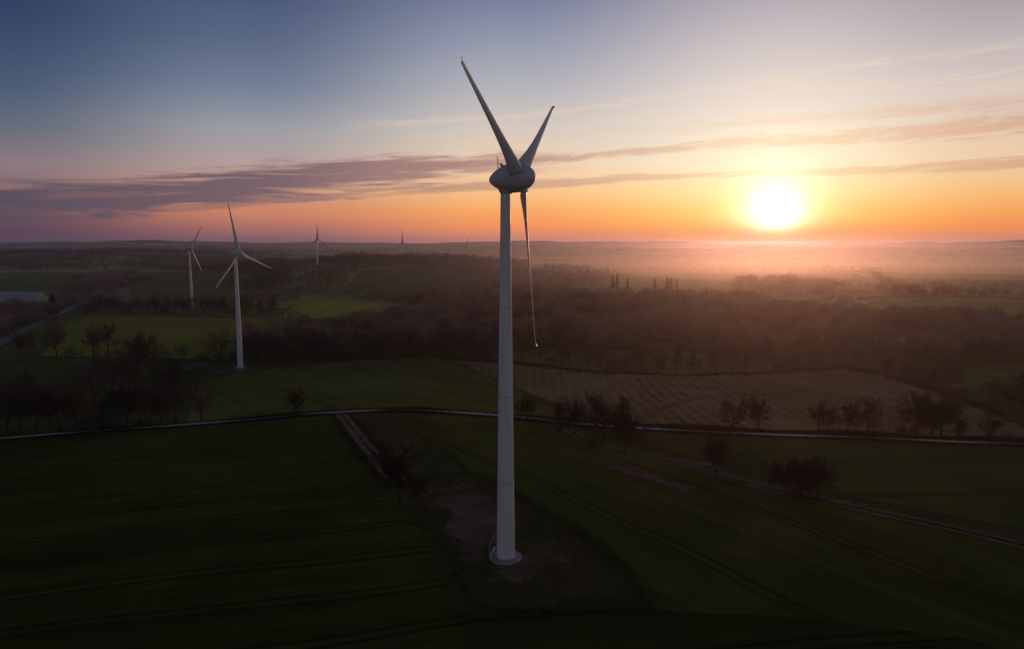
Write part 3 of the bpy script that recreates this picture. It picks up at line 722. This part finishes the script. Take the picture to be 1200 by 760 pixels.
# ------------------------------------------------------------------ woods: many crowns read as one mass
def far_proto(seed, n, H=10., sl=.12, shape=1., trunk=True):
    r_ = np.random.default_rng(seed)
    d = r_.normal(size=(n, 3)); d /= np.linalg.norm(d, axis=1)[:, None]; rad = r_.uniform(.35, 1, n) ** .6
    lump = 1 + .22 * np.sin(d[:, 0] * 4 + seed) * np.sin(d[:, 1] * 5 + d[:, 2] * 3)
    C = d * (rad * lump)[:, None] * np.array([3.6 * shape, 3.6 * shape, 3.7]) + np.array([0, 0, 6.1])
    C[:, 2] = np.maximum(C[:, 2], 1.2)
    o = d * .9 + r_.normal(size=(n, 3)) * .45 + np.array([0, 0, .5]); o /= np.linalg.norm(o, axis=1)[:, None]
    L = r_.uniform(.6, 1.5, n)[:, None]; s = np.cross(o, r_.normal(size=(n, 3))); s /= np.linalg.norm(s, axis=1)[:, None]; s *= sl
    V = np.stack([C - s, C + s, C + o * L], 1).reshape(-1, 3); T = np.arange(n * 3).reshape(-1, 3)
    if trunk:
        tv = np.array([(-.18, -.1, -.3), (.18, -.1, -.3), (0, .2, -.3), (0, 0, 6.5)])
        T = np.concatenate([T, np.array([(0, 1, 3), (1, 2, 3), (2, 0, 3)]) + len(V)]); V = np.concatenate([V, tv])
    return V, T

def scatter(name, pts, protos, mat, hs, label, seed=1, wid=(.85, 1.25)):
    r_ = np.random.default_rng(seed); VV = []; TT = []; off = 0; tone = []
    pts = np.asarray(pts); Z = height(pts[:, 0], pts[:, 1])
    for i, (x, y) in enumerate(pts):
        V, T = protos[r_.integers(len(protos))]; a = r_.uniform(0, 6.28); h = r_.uniform(*hs) / 10; w = h * r_.uniform(*wid)
        ca, sa = math.cos(a) * w, math.sin(a) * w
        P = np.empty_like(V); P[:, 0] = V[:, 0] * ca - V[:, 1] * sa + x; P[:, 1] = V[:, 0] * sa + V[:, 1] * ca + y; P[:, 2] = V[:, 2] * h + Z[i]
        VV.append(P); TT.append(T + off); off += len(V)
        tone.append(np.clip(r_.normal(.36, .24) + 1.0 * (V[:, 2] / 10. - .66), 0, 1))  # random tone per tree plus painted shading, dark base to bright crown top
    me = mesh_np(name, np.concatenate(VV), np.concatenate(TT))
    at = me.attributes.new('tone', 'FLOAT', 'POINT'); at.data.foreach_set('value', np.concatenate(tone).astype(np.float32))
    o = link(name, me, mat); tag(o, label, 'woodland' if 'wood' in name else 'undergrowth', kind='stuff'); return o

def in_poly(x, y, P):
    c = np.zeros(x.shape, bool); j = len(P) - 1
    for i in range(len(P)):
        xi, yi = P[i]; xj, yj = P[j]
        c ^= ((yi > y) != (yj > y)) & (x < (xj - xi) * (y - yi) / (yj - yi + 1e-12) + xi); j = i
    return c

def fill(pix, sp, seed, keep=1.):
    P = [tuple(gpt(*q).xy) for q in pix]; A = np.array(P); r_ = np.random.default_rng(seed)
    gx = np.arange(A[:, 0].min(), A[:, 0].max(), sp); gy = np.arange(A[:, 1].min(), A[:, 1].max(), sp)
    X, Y = np.meshgrid(gx, gy); X = X.ravel() + r_.uniform(-.45, .45, X.size) * sp; Y = Y.ravel() + r_.uniform(-.45, .45, Y.size) * sp
    wx = 14 * np.sin(Y / 23 + X / 51) + 8 * np.sin(X / 11 + Y / 19); wy = 16 * np.sin(X / 29) + 9 * np.sin(X / 9.7 + Y / 31)
    gap = np.sin(X / 43 + 2 * np.sin(Y / 61)) * np.sin(Y / 37 + 1.5 * np.sin(X / 71)) + .35 * np.sin(X / 17) * np.sin(Y / 13)
    k = in_poly(X + wx, Y + wy, P) & (r_.random(X.size) < keep * np.where(gap > .44, .06, 1.))
    for C_ in ([(330, 374), (342, 362), (362, 353), (400, 352), (458, 356), (460, 374), (400, 376)], [(640, 386), (690, 372), (770, 376), (730, 390)], [(850, 400), (880, 388), (960, 392), (930, 404)], [(540, 388), (560, 380), (620, 384), (600, 394)],
               [(398, 342), (420, 318), (480, 313), (540, 322), (520, 346)], [(1010, 398), (1060, 388), (1130, 394), (1080, 404)]):
        k &= ~in_poly(X, Y, [tuple(gpt(*q).xy) for q in C_])
    return np.stack([X[k], Y[k]], 1)

NEARP = [far_proto(s, 560, sl=.085, shape=sh) for s, sh in ((1, 1.), (2, 1.15), (3, .9), (4, 1.05), (5, 1.2), (6, .95))]
MIDP = [far_proto(s, 150, sl=.20, shape=sh) for s, sh in ((11, 1.), (12, 1.2), (13, .9), (14, 1.1))]
FARP = [far_proto(s, 44, sl=.30, shape=sh) for s, sh in ((21, 1.), (22, 1.3), (23, 1.1))]
FARC = [far_proto(s, 16, sl=.75, shape=sh, trunk=False) for s, sh in ((31, 1.3), (32, 1.7), (33, 1.2))]

# edge of the valley wood: trees one can tell apart
edge = [('bare', 612, 422, 398), ('bare', 632, 424, 402), ('bush', 648, 424, 414), ('bare', 660, 427, 398), ('bare', 667, 427, 404), ('bare', 690, 432, 408), ('bare', 704, 433, 408), ('bush', 722, 434, 412), ('bare', 741, 435, 410), ('bare', 752, 436, 408), ('bare', 772, 438, 412),
        ('bare', 792, 438, 405), ('bare', 812, 439, 410), ('bare', 840, 439, 404), ('bare', 858, 439, 410), ('bare', 872, 438, 412), ('bare', 893, 437, 408), ('bare', 905, 436, 408), ('bare', 930, 434, 412), ('bare', 955, 432, 410), ('bare', 980, 430, 408), ('bare', 1004, 432, 410)]
row(edge, '{} from the left of the bare trees behind the far edge of the stubble field', 'bare trees behind the stubble field')
row([('bare', x + rnd.uniform(-4, 4), 420 + rnd.uniform(-2, 3), 386 + rnd.uniform(-6, 8), 1.15) for x in range(312, 590, 16)],
    '{} bare tree from the left along the near edge of the wood behind the wheat', 'bare trees at the near edge of the centre wood')

W = []
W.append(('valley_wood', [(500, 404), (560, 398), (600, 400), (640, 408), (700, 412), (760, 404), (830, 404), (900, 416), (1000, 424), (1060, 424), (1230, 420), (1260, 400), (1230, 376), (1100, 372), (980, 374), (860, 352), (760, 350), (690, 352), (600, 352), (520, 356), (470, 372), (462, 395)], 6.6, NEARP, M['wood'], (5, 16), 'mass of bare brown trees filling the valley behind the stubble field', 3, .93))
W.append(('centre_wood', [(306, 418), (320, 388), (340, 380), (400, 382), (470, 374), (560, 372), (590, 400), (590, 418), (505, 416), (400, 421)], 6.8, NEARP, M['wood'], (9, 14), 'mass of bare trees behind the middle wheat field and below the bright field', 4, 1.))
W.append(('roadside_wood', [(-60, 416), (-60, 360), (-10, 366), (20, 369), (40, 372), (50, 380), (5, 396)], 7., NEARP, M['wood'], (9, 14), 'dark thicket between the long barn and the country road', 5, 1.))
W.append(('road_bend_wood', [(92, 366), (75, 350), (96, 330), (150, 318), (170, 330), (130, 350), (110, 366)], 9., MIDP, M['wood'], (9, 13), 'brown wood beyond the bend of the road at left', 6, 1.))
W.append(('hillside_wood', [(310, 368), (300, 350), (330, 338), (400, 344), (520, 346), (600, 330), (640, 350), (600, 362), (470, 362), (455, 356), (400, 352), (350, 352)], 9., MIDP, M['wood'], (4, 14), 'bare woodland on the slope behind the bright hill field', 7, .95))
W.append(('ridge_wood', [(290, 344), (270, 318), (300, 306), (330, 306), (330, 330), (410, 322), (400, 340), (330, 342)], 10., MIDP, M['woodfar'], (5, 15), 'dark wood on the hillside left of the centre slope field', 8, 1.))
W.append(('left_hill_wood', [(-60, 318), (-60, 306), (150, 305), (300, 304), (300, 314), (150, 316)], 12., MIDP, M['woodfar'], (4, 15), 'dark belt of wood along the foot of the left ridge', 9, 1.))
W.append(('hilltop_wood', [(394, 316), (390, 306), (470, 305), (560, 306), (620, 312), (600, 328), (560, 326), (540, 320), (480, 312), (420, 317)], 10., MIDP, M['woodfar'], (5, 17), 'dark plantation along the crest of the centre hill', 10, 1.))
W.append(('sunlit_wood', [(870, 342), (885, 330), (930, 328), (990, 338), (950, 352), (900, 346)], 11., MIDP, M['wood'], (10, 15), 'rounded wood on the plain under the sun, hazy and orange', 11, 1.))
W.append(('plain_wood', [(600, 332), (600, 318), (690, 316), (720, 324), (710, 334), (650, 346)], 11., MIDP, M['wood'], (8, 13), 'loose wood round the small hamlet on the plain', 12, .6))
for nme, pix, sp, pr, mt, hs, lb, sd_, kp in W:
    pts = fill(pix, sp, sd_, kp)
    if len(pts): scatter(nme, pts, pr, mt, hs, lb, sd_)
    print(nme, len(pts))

# distant hedgerows follow the borders of the far fields
def hedgerows():
    r_ = np.random.default_rng(5)
    def cand(n, r0, r1, width):
        r = np.sqrt(r_.uniform(r0 * r0, r1 * r1, n)); a = r_.uniform(-R(45), R(45), n); x = r * np.sin(a); y = r * np.cos(a)
        idv, e = field_cells(x, y); wood = ((idv * 91.7) % 1.) < (.13 if r0 < 5000 else .25)
        k = (e < width) | (wood & (r_.random(n) < (.5)))
        return np.stack([x[k], y[k]], 1)
    keep_out = [[tuple(gpt(*q).xy) for q in P] for P in (
        [(-70, 350), (-60, 319), (112, 318), (108, 346)], [(150, 366), (155, 317), (300, 316), (320, 340), (300, 352), (210, 366)],
        [(398, 342), (420, 318), (480, 313), (540, 322), (520, 346)], [(700, 346), (710, 330), (760, 320), (900, 326), (870, 345), (850, 350)], [(945, 372), (960, 352), (1045, 350), (1250, 352), (1250, 372)], [(325, 375), (340, 361), (362, 353), (458, 357), (460, 376)], [(40, 418), (75, 378), (110, 368), (312, 372), (312, 400), (270, 422)], [(965, 360), (975, 340), (1025, 340), (1025, 360)], [(-40, 372), (-40, 340), (70, 340), (60, 372)])]
    A = cand(130000, 900, 2600, 5)
    for P in keep_out: A = A[~in_poly(A[:, 0], A[:, 1], P)]
    scatter('hedgerow_growth', A[:7500], MIDP, M['woodfar'], (4, 11), 'hedgerow trees lining the fields of the middle distance', 3)
    B = cand(170000, 2600, 6500, 16); scatter('distant_wood', B[:24000], FARP, M['woodfar'], (8, 17), 'hazy patchwork of hedges and woods across the plain', 4, (1., 1.8))
    C = cand(60000, 6500, 16500, 60); scatter('horizon_wood', C[:20000], FARC, M['woodfar'], (10, 17), 'faint woods on the far ridges at the horizon', 5, (2., 4.5))
    print('hedges', len(A), len(B), len(C))
hedgerows()
# trees along the left ridge crest
xs = rnd
P = [(-rnd.uniform(350, 2300), 2150 + rnd.gauss(0, 120)) for _ in range(1500)]
scatter('ridge_crest_wood', P, MIDP, M['woodfar'], (8, 15), 'trees along the skyline of the left ridge', 6)

# rough verges
def verge(name, line, spread_, n, mat, label, hgt=(.3, .9), side=0., w=.05, seed=1):
    r_ = np.random.default_rng(seed); L = np.array([(p.x, p.y) for p in line])
    k = r_.integers(0, len(L) - 1, n); t = r_.random(n)[:, None]; P = L[k] * (1 - t) + L[k + 1] * t
    D = L[k + 1] - L[k]; D /= np.linalg.norm(D, axis=1)[:, None] + 1e-9; Nn = np.stack([-D[:, 1], D[:, 0]], 1)
    sgn = np.where(r_.random(n) < .5, -1, 1)[:, None] if side == 0 else side
    dens = np.sin(P[:, :1] / 7) * .3 + .7
    P = P + Nn * sgn * (spread_[0] + np.abs(r_.normal(size=(n, 1))) * spread_[1])
    h = r_.uniform(*hgt, n) * dens[:, 0]; d = r_.normal(size=(n, 3)) * .45; d[:, 2] = 1; Z = height(P[:, 0], P[:, 1])
    B = np.concatenate([P, Z[:, None]], 1); s = r_.normal(size=(n, 3)); s[:, 2] *= .2; s /= np.linalg.norm(s, axis=1)[:, None]; s *= w
    V = np.stack([B - s, B + s, B + d * h[:, None]], 1).reshape(-1, 3)
    o = link(name, mesh_np(name, V, np.arange(n * 3).reshape(-1, 3)), mat); tag(o, label, 'grass', kind='stuff')
verge('lane_verge_grass', lane_line, (2.1, .9), 60000, M['grassy'], 'rough dark grass banks on both sides of the lane', (.4, 1.3), 0, .10, 1)
verge('track_verge_grass', track_line, (2.2, .8), 14000, M['scrub'], 'rough grass along both sides of the farm track', (.3, .9), 0, .06, 2)
yard = smooth_line([gpt(*q).xy for q in [(474, 568), (520, 560), (560, 557), (600, 574), (642, 602), (690, 630), (728, 660), (770, 706)]])
verge('yard_edge_grass', yard, (0., 1.2), 7000, M['scrub'], 'rough grass tufts along the back and right edge of the earth yard', (.12, .45), 0, .05, 3)
yard2 = smooth_line([gpt(*q).xy for q in [(486, 596), (500, 632), (526, 690), (548, 726), (640, 719), (770, 708)]])
verge('yard_front_grass', yard2, (0., 1.6), 5000, M['scrub'], 'dark grass tufts along the left and front edge of the earth yard', (.1, .35), 0, .05, 4)
hedge_l = smooth_line([gpt(*q).xy for q in [(745, 500), (860, 506), (950, 509), (1050, 513), (1200, 519), (1300, 523)]])
verge('hedge_bottom_growth', hedge_l, (1.5, .8), 26000, M['grassy'], 'low dark hedge growth along the lane below the stubble field', (.5, 1.8), 1, .12, 5)
fe = smooth_line([gpt(*q).xy for q in [(503, 418), (600, 426), (700, 436), (800, 440), (900, 437), (985, 431), (1040, 441), (1100, 459), (1170, 485)]])
verge('field_edge_growth', fe, (.4, .9), 22000, M['grassy'], 'dark growth along the far edge of the stubble field', (.5, 1.6), 1, .16, 6)

# ------------------------------------------------------------------ wind turbines
HUBZ = 57.2
def airfoil(ch, th, n=14):
    pts = []
    for k in range(n):
        t = 2 * PI * k / n; x = .5 * math.cos(t)
        y = .5 * math.sin(t) * (1 - .55 * (.5 - x) ** 1.2)
        pts.append((x * ch, y * th))
    return pts
def blade_mesh(Rr=24.6, w=1.):
    """blade along +z, chord along x (leading edge +x), thickness along y; winglet at the tip"""
    secs = []
    #  r, chord, thick, chord centre shift, twist, y offset
    T = [(1.45, 1.05, 1.05, 0, 30, 0), (1.95, 1.10, 1.08, 0, 30, 0), (2.15, 1.5, 1.02, -.18, 30, 0), (2.45, 2.15, .86, -.46, 29, 0), (3.1, 2.25, .70, -.50, 27, 0), (4.4, 2.05, .55, -.42, 23, 0), (6.5, 1.75, .43, -.32, 18, 0), (9.5, 1.42, .34, -.24, 13, 0),
         (13., 1.18, .27, -.18, 9, 0), (17., .96, .20, -.12, 6, .0), (20.5, .74, .14, -.08, 4, .0), (22.8, .60, .10, -.06, 3, .02), (23.9, .54, .085, -.06, 2, .04), (24.3, .50, .08, -.08, 2, .10), (24.5, .42, .075, -.10, 0, .20), (24.6, .26, .05, -.12, 0, .32)]
    V = []; F = []; n = 16
    for (r, c, t, sx, tw, yo) in T:
        r = r * Rr / 24.6
        a = -R(tw + 8)
        for (x, y) in airfoil(c * w, t * w, n):
            x = -(x + sx * w)
            V.append((x * math.cos(a) - y * math.sin(a), x * math.sin(a) + y * math.cos(a) + yo, r))
    m = len(T)
    for i in range(m - 1):
        for k in range(n): F.append((i * n + k, i * n + (k + 1) % n, (i + 1) * n + (k + 1) % n, (i + 1) * n + k))
    F.append(tuple(range(n - 1, -1, -1))); F.append(tuple(range((m - 1) * n, m * n)))
    mb = MB(); mb.add(V, F); return mb.mesh('blade')

def turbine(loc, tower_h, yaw, phase, label, Rr=24.6, full=False, k=1., bw=1., group='wind turbines', rb=1.42, rt=.70):
    root = bpy.data.objects.new('wind_turbine', None); COL.objects.link(root); root.location = loc
    tag(root, label, 'wind turbine', group)
    hub_h = tower_h + 2.15 * k
    # tower
    mb = MB(); top = tower_h
    prof = [(rb * 1.0, .0), (rb, .05)] + [(rb + (rt - rb) * (t ** 1.0), top * t) for t in [i / 24 for i in range(1, 25)]]
    mb.lathe(prof, 64)
    tw = mb.build('tower', M['tower'], root, auto=40)
    for z in ((.22, .46, .70, .985) if full else (.985,)):
        r_ = rb + (rt - rb) * z; f = MB(); f.lathe([(r_ + .002, top * z - .04), (r_ + (.05 if z > .9 else .012), top * z - .035), (r_ + (.05 if z > .9 else .012), top * z + .035), (r_ + .002, top * z + .04)], 64)
        f.build('flange', M['nacelle'] if z > .9 else M['seam'], tw)
    # foundation
    mb = MB(); mb.lathe([(2.55 * k, -.6), (2.55 * k, .22), (2.48 * k, .29), (1.75, .30), (1.75, .31)], 64); mb.build('foundation', M['concrete'], root, auto=40)
    if full:
        mb = MB(); mb.lathe([(1.42, .31), (1.62, .312), (1.62, .37), (1.45, .40), (1.43, .41)], 64); mb.build('base_ring', M['seam'], root, auto=40)
        # steps up to the door on the left side, with a curved handrail
        st = MB()
        for i in range(5): st.box((-1.6 - .28 * (5 - i) * .55, .25, .31 + i * .28), (.36, 1.0, .06))
        st.box((-1.75, .83, .31), (.06, .06, 1.3)); st.box((-2.5, .83, .31), (.05, .05, .4))
        st.build('door_steps', M['steel'], root)
        hr = MB()
        for yy in (-.32, .80):
            hr.tube([(-2.55, yy, .31), (-2.55, yy, 1.2), (-2.42, yy, 2.0), (-2.1, yy, 2.9), (-1.65, yy, 3.5), (-1.34, yy, 3.7)], [.03] * 6, 6)
        for i in range(5):
            z = 1. + i * .55; x = -2.55 + max(0, z - 1.6) ** 1.5 * .25
            hr.tube([(x, -.32, z), (x, .8, z)], [.02, .02], 5)
        hr.build('handrail', M['steel'], root)
        dm = MB()
        V = []; F = []
        for i in range(7):
            a = PI - .3 + i * .1
            for z in (1.75, 3.95):
                rz_ = rb + (rt - rb) * z / top + .03; V.append((rz_ * math.cos(a), rz_ * math.sin(a), z))
        for i in range(6): F.append((2 * i, 2 * i + 2, 2 * i + 3, 2 * i + 1))
        dm.add(V, F); dr = dm.build('door', M['nacelle'], root)
    # head: local frame with +y = upwind (rotor side)
    head = Matrix.Translation((0, 0, hub_h)) @ Matrix.Rotation(PI + yaw, 4, 'Z') @ Matrix.Rotation(R(3.8), 4, 'X')
    # egg-shaped nacelle, in two shells with a seam
    E = [(-2.45, .02), (-2.42, .22), (-2.32, .42), (-2.1, .68), (-1.7, 1.02), (-1.2, 1.36), (-.6, 1.68), (0., 1.90), (.55, 2.02), (.78, 2.05)]
    Sp = [(.80, 2.06), (1.3, 2.09), (1.9, 2.06), (2.5, 1.96), (3.0, 1.80), (3.5, 1.54), (3.95, 1.18), (4.25, .82), (4.42, .48), (4.48, .2), (4.49, .02)]
    def egg(prof):
        m_ = MB(); m_.lathe([(r_ * k, z * k) for z, r_ in prof], 56, 'y'); return m_
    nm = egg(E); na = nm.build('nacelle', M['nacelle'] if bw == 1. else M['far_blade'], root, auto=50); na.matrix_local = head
    sm = MB(); sm.lathe([(1.9 * k, .76 * k), (2.085 * k, .765 * k), (2.085 * k, .80 * k), (1.9 * k, .805 * k)], 56, 'y'); se = sm.build('seam', M['seam'], na)
    cm = MB(); cm.tube([(0, 0, -1.5 * k), (0, 0, -2.16 * k)], [1.15 * k, .80 * k], 40); co = cm.build('yaw_collar', M['nacelle'], na, auto=40)
    sm = egg(Sp); sp = sm.build('spinner', M['nacelle'], root, auto=50); sp.matrix_local = head
    # blades
    bme = blade_mesh(Rr, bw)
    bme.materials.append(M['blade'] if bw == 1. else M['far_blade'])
    for p in bme.polygons: p.use_smooth = True
    for i in range(3):
        # +y is upwind; seen from upwind the rotor right-hand side is -x
        ph = phase + i * 2 * PI / 3
        b = link('blade', bme, None, root)
        b.matrix_local = head @ Matrix.Translation((0, 2.6 * k, 0)) @ Matrix.Rotation(-ph, 4, 'Y')
        rm = MB(); rm.lathe([(.60 * k, 1.86 * k), (.66 * k, 1.88 * k), (.66 * k, 2.08 * k), (.56 * k, 2.12 * k)], 32); rr_ = rm.build('root_ring', M['nacelle'], b, auto=40)
    if full:
        mm = MB()
        mm.tube([(-.05, -.95, 1.45), (-.05, -.95, 3.05)], [.03, .03], 6); mm.tube([(.35, -.95, 1.45), (.35, -.95, 3.05)], [.03, .03], 6)
        mm.tube([(-.05, -.95, 3.05), (.02, -.95, 3.2), (.28, -.95, 3.2), (.35, -.95, 3.05)], [.03] * 4, 6); mm.tube([(-.05, -.95, 2.4), (.35, -.95, 2.4)], [.02, .02], 5)
        ms = mm.build('sensor_mast', M['darkmetal'], na)
        lt = MB(); lt.tube([(-.05, -.55, 1.62), (-.05, -.55, 1.95), (-.05, -.55, 1.96), (-.05, -.55, 2.25), (-.05, -.55, 2.3)], [.05, .05, .17, .15, .05], 12); lt.box((-.05, -.3, 1.7), (.35, .3, .3)); lt.build('warning_light', M['darkmetal'], na)
    return root

base_t = Vector((-.95, 100, hz(-.95, 100)))
turbine(base_t, 55.05, R(72.4), R(56.8), 'big white wind turbine with egg-shaped head, standing on an earth yard in front', full=True)
def far_t(hub, tower_h, yaw, ph, label, Rr=24.6, k=1., bw=1.):
    hub = (hub[0] - 2.6 * k * math.sin(R(yaw)), hub[1] + 2.6 * k * math.cos(R(yaw)), hub[2]); x, y, z = hub; zb = z - tower_h - 2.15 * k
    turbine(Vector((x, y, zb)), tower_h, R(yaw), R(ph), label, Rr, k=k, bw=bw)
far_t((-135, 340, 42.9), 55., 72, 109.5, 'second nearest white wind turbine, at the edge of the wheat left of centre')
far_t((-299, 640, 43.3), 55., 68, 36, 'wind turbine behind the barley field, with its upper blade tilted right')
far_t((-319, 1130, 55.), 41., 62, 2.5, 'distant wind turbine on the hill, leftmost of the three small ones', 24.8, 1., 1.35)
far_t((-214.5, 1350, 49.6), 48., 60, 1, 'distant wind turbine rising behind the hilltop wood, middle of the three small ones', 25., 1., 1.4)
far_t((-100, 1500, 40.6), 46., 66, 34.7, 'smallest and most distant wind turbine, just left of the big tower', 25., 1., 1.4)

# ------------------------------------------------------------------ utility poles
def pole(px, py, top, label):
    p = gpt(px, py); H = (py - top) / FPX * p.y
    o = bpy.data.objects.new('utility_pole', None); COL.objects.link(o); o.location = p; tag(o, label, 'utility pole')
    m = MB(); m.tube([(0, 0, -.5), (0, 0, H)], [.16, .11], 10); m.build('pole', M['wood_pole'], o)
    m = MB(); m.box((0, 0, H - .5), (1.8, .12, .12)); m.build('crossarm', M['wood_pole'], o)
    for x in (-.8, 0, .8):
        m = MB(); m.tube([(x, 0, H - .38), (x, 0, H - .2)], [.05, .07], 8); m.build('insulator', M['concrete'], o)
pole(1042, 505, 474, 'wooden utility pole among the trees of the hedge line below the stubble')
pole(702, 433, 411, 'wooden utility pole at the far edge of the stubble field near the blade tip')

# ------------------------------------------------------------------ buildings
M['roof_grey'] = flat_mat('fibre_cement_roof', (.34, .36, .42), .7, .15, .4)
M['wall_pale'] = flat_mat('rendered_wall', (.50, .46, .42), .9, .15, .5)
M['wall_white'] = flat_mat('white_wall', (.80, .76, .70), .9, .1, .5)
M['wall_stone'] = flat_mat('stone_wall', (.26, .22, .19), .9, .3, .8)
M['slate'] = flat_mat('slate_roof', (.09, .09, .11), .6, .3, .8)
M['glass'] = flat_mat('window_glass', (.03, .035, .04), .15, .1)
M['door_dark'] = flat_mat('dark_door', (.05, .045, .04), .8)
M['white_plastic'] = flat_mat('white_film', (.78, .78, .78), .5, .08)

def house(name, p, rz, L, Wd, eave, ridge, wall, roof, label, cat, group=None, bays=0, big_door=False, windows=3, chimneys=1, curved=False):
    o = bpy.data.objects.new(name, None); COL.objects.link(o); o.location = p; o.rotation_euler = (0, 0, rz); tag(o, label, cat, group)
    m = MB(); x, y = L / 2, Wd / 2
    V = [(-x, -y, -1), (x, -y, -1), (x, y, -1), (-x, y, -1), (-x, -y, eave), (x, -y, eave), (x, y, eave), (-x, y, eave), (-x, 0, ridge - .12), (x, 0, ridge - .12)]
    m.add(V, [(0, 1, 5, 4), (1, 2, 6, 9, 5), (2, 3, 7, 6), (3, 0, 4, 8, 7)]); m.build('wall', wall, o)
    m = MB(); ov = .35
    sl = (ridge - eave) / y
    for s in (-1, 1):
        a = (y + ov) * s; za = eave - ov * sl
        Q = [(-x - ov, a, za), (x + ov, a, za), (x + ov, 0, ridge), (-x - ov, 0, ridge)]
        if s > 0: Q = Q[::-1]
        m.add(Q + [(q[0], q[1], q[2] + .14) for q in Q], [(0, 1, 2, 3), (7, 6, 5, 4), (0, 4, 5, 1), (1, 5, 6, 2), (2, 6, 7, 3), (3, 7, 4, 0)])
    rf = m.build('roof', roof, o)
    for c in range(chimneys):
        m = MB(); m.box(((-x + .6) if c == 0 else x - .6, 0, ridge - .3), (.9, .6, 1.3)); m.build('chimney', wall, rf)
    for i in range(windows):
        wx = -x + L * (i + 1) / (windows + 1)
        if big_door and i == windows // 2:
            m = MB(); m.box((wx, -y - .03, 0), (4.2, .1, min(eave - .6, 4.2))); m.build('door', M['door_dark'], o); continue
        m = MB(); m.box((wx, -y - .02, 1.1), (1.2, .1, 1.3)); w_ = m.build('window', M['wall_white'], o)
        m = MB(); m.box((wx, -y - .08, 1.18), (1.0, .04, 1.14)); m.build('pane', M['glass'], w_)
    if not big_door:
        m = MB(); m.box((-x + L / (windows + 1) * .5, -y - .03, 0), (1., .1, 2.1)); m.build('door', M['door_dark'], o)
    return o
p = gpt(25, 355); house('barn', p, R(2), 42, 19, 5.5, 12., M['wall_pale'], M['roof_grey'], 'long barn with pale grey roof beside the country road', 'barn', windows=5, big_door=True, chimneys=0)
p = gpt(16, 361); house('farm_shed', p, R(4), 30, 9, 3, 5., M['wall_stone'], M['roof_grey'], 'low pale-roofed shed in front of the long barn', 'shed', windows=3, big_door=True, chimneys=0)
p = gpt(52, 361); house('farm_store', p, R(-70), 11, 7, 3.2, 4.8, M['wall_white'], M['roof_grey'], 'small white store building in the yard right of the barn', 'shed', windows=2, chimneys=0)
p = gpt(57, 368); m = MB(); m.lathe([(.01, 0), (.75, .0), (.85, .3), (.85, 1.0), (.7, 1.25), (.01, 1.3)], 24); o = m.build('silage_bale', M['white_plastic'], None, auto=50); o.location = p; tag(o, 'white wrapped bale on the grass between the barn yard and the road', 'bale')
FH = [(980, 354, 8, 9, 3.2, 6.2, 75, 'white_', 'white gabled farmhouse, leftmost of the farm cluster on the right plain'),
      (990, 355, 16, 8, 3., 6., 8, 'stone', 'long dark-roofed farm building in the middle of the farm cluster'),
      (1000, 353, 10, 8, 4., 7., 80, 'white_', 'tall white gabled house right of the dark farm building'),
      (1008, 355, 12, 7, 3.2, 5.8, 20, 'white_', 'bright white low house at the right end of the farm cluster'),
      (1000, 326, 18, 10, 4., 7.5, 20, 'white_', 'lone white farmhouse far out on the plain below the sun')]
for x, y, L, Wd, e, r_, a, wl, lb in FH:
    house('farmhouse', gpt(x, y), R(a), L, Wd, e, r_, M['wall_white' if wl == 'white_' else 'wall_stone'], M['slate'], lb, 'house', 'farm buildings on the plain')
for i, (x, y) in enumerate(((652, 334), (672, 339), (688, 336), (697, 340), (704, 343))):
    house('hamlet_house', gpt(x, y), R(10 + 35 * i), 11, 7, 3., 5.8, M['wall_stone'], M['slate'], f'{ORD[i]} small house from the left in the hamlet beyond the valley wood', 'house', 'houses of the hamlet')

# ------------------------------------------------------------------ evening haze: a thin layer of scattering air over the land
def haze():
    m = bpy.data.materials.new('haze'); m.use_nodes = True; nt = m.node_tree; nt.nodes.clear(); q = N(nt)
    s = q.n('ShaderNodeVolumeScatter'); s.inputs['Color'].default_value = (.86, .88, .98, 1)
    g = q.n('ShaderNodeNewGeometry'); sp = q.n('ShaderNodeSeparateXYZ'); q.l(g.outputs['Position'], sp.inputs[0])
    # clear air near; mist beyond and right added, standing in partly for lens flare
    dist = q.m('ADD', sp.outputs[1], q.m('ADD', q.m('MULTIPLY', q.m('MINIMUM', sp.outputs[0], 0.), 1.5), q.m('MULTIPLY', q.m('MAXIMUM', sp.outputs[0], 0.), -.3)))
    mist = q.m('MULTIPLY', q.mr(dist, 450., 1150., 0., 1 / 2500, smooth=True), q.mr(sp.outputs[1], 1300., 2500., 1., .07, smooth=True))
    mist = q.m('MULTIPLY', mist, q.mr(sp.outputs[2], -14., 62., 1.25, 0., smooth=True))
    d = q.m('ADD', mist, 1 / 8200)
    q.l(q.mix(q.mr(sp.outputs[1], 1300., 2400.), (.88, .86, .92), (.19, .21, .33)), s.inputs['Color'])
    q.l(d, s.inputs['Density']); s.inputs['Anisotropy'].default_value = .84
    o = q.n('ShaderNodeOutputMaterial'); q.l(s.outputs[0], o.inputs['Volume'])
    mb = MB(); mb.box((0, 3500, -80), (22000, 15000, 142)); ob = mb.build('haze', m); tag(ob, kind='structure')
haze()
sc.cycles.volume_step_rate = .05
sc.cycles.volume_max_steps = 256

sc.render.engine = 'CYCLES'
sc.cycles.volume_bounces = 1
sc.cycles.max_bounces = 4; sc.cycles.diffuse_bounces = 2; sc.cycles.glossy_bounces = 2
sc.cycles.use_denoising = True
sc.cycles.denoiser = 'OPENIMAGEDENOISE'
sc.cycles.denoising_prefilter = 'ACCURATE'
sc.cycles.use_adaptive_sampling = True; sc.cycles.adaptive_threshold = .01
sc.cycles.caustics_reflective = False; sc.cycles.caustics_refractive = False
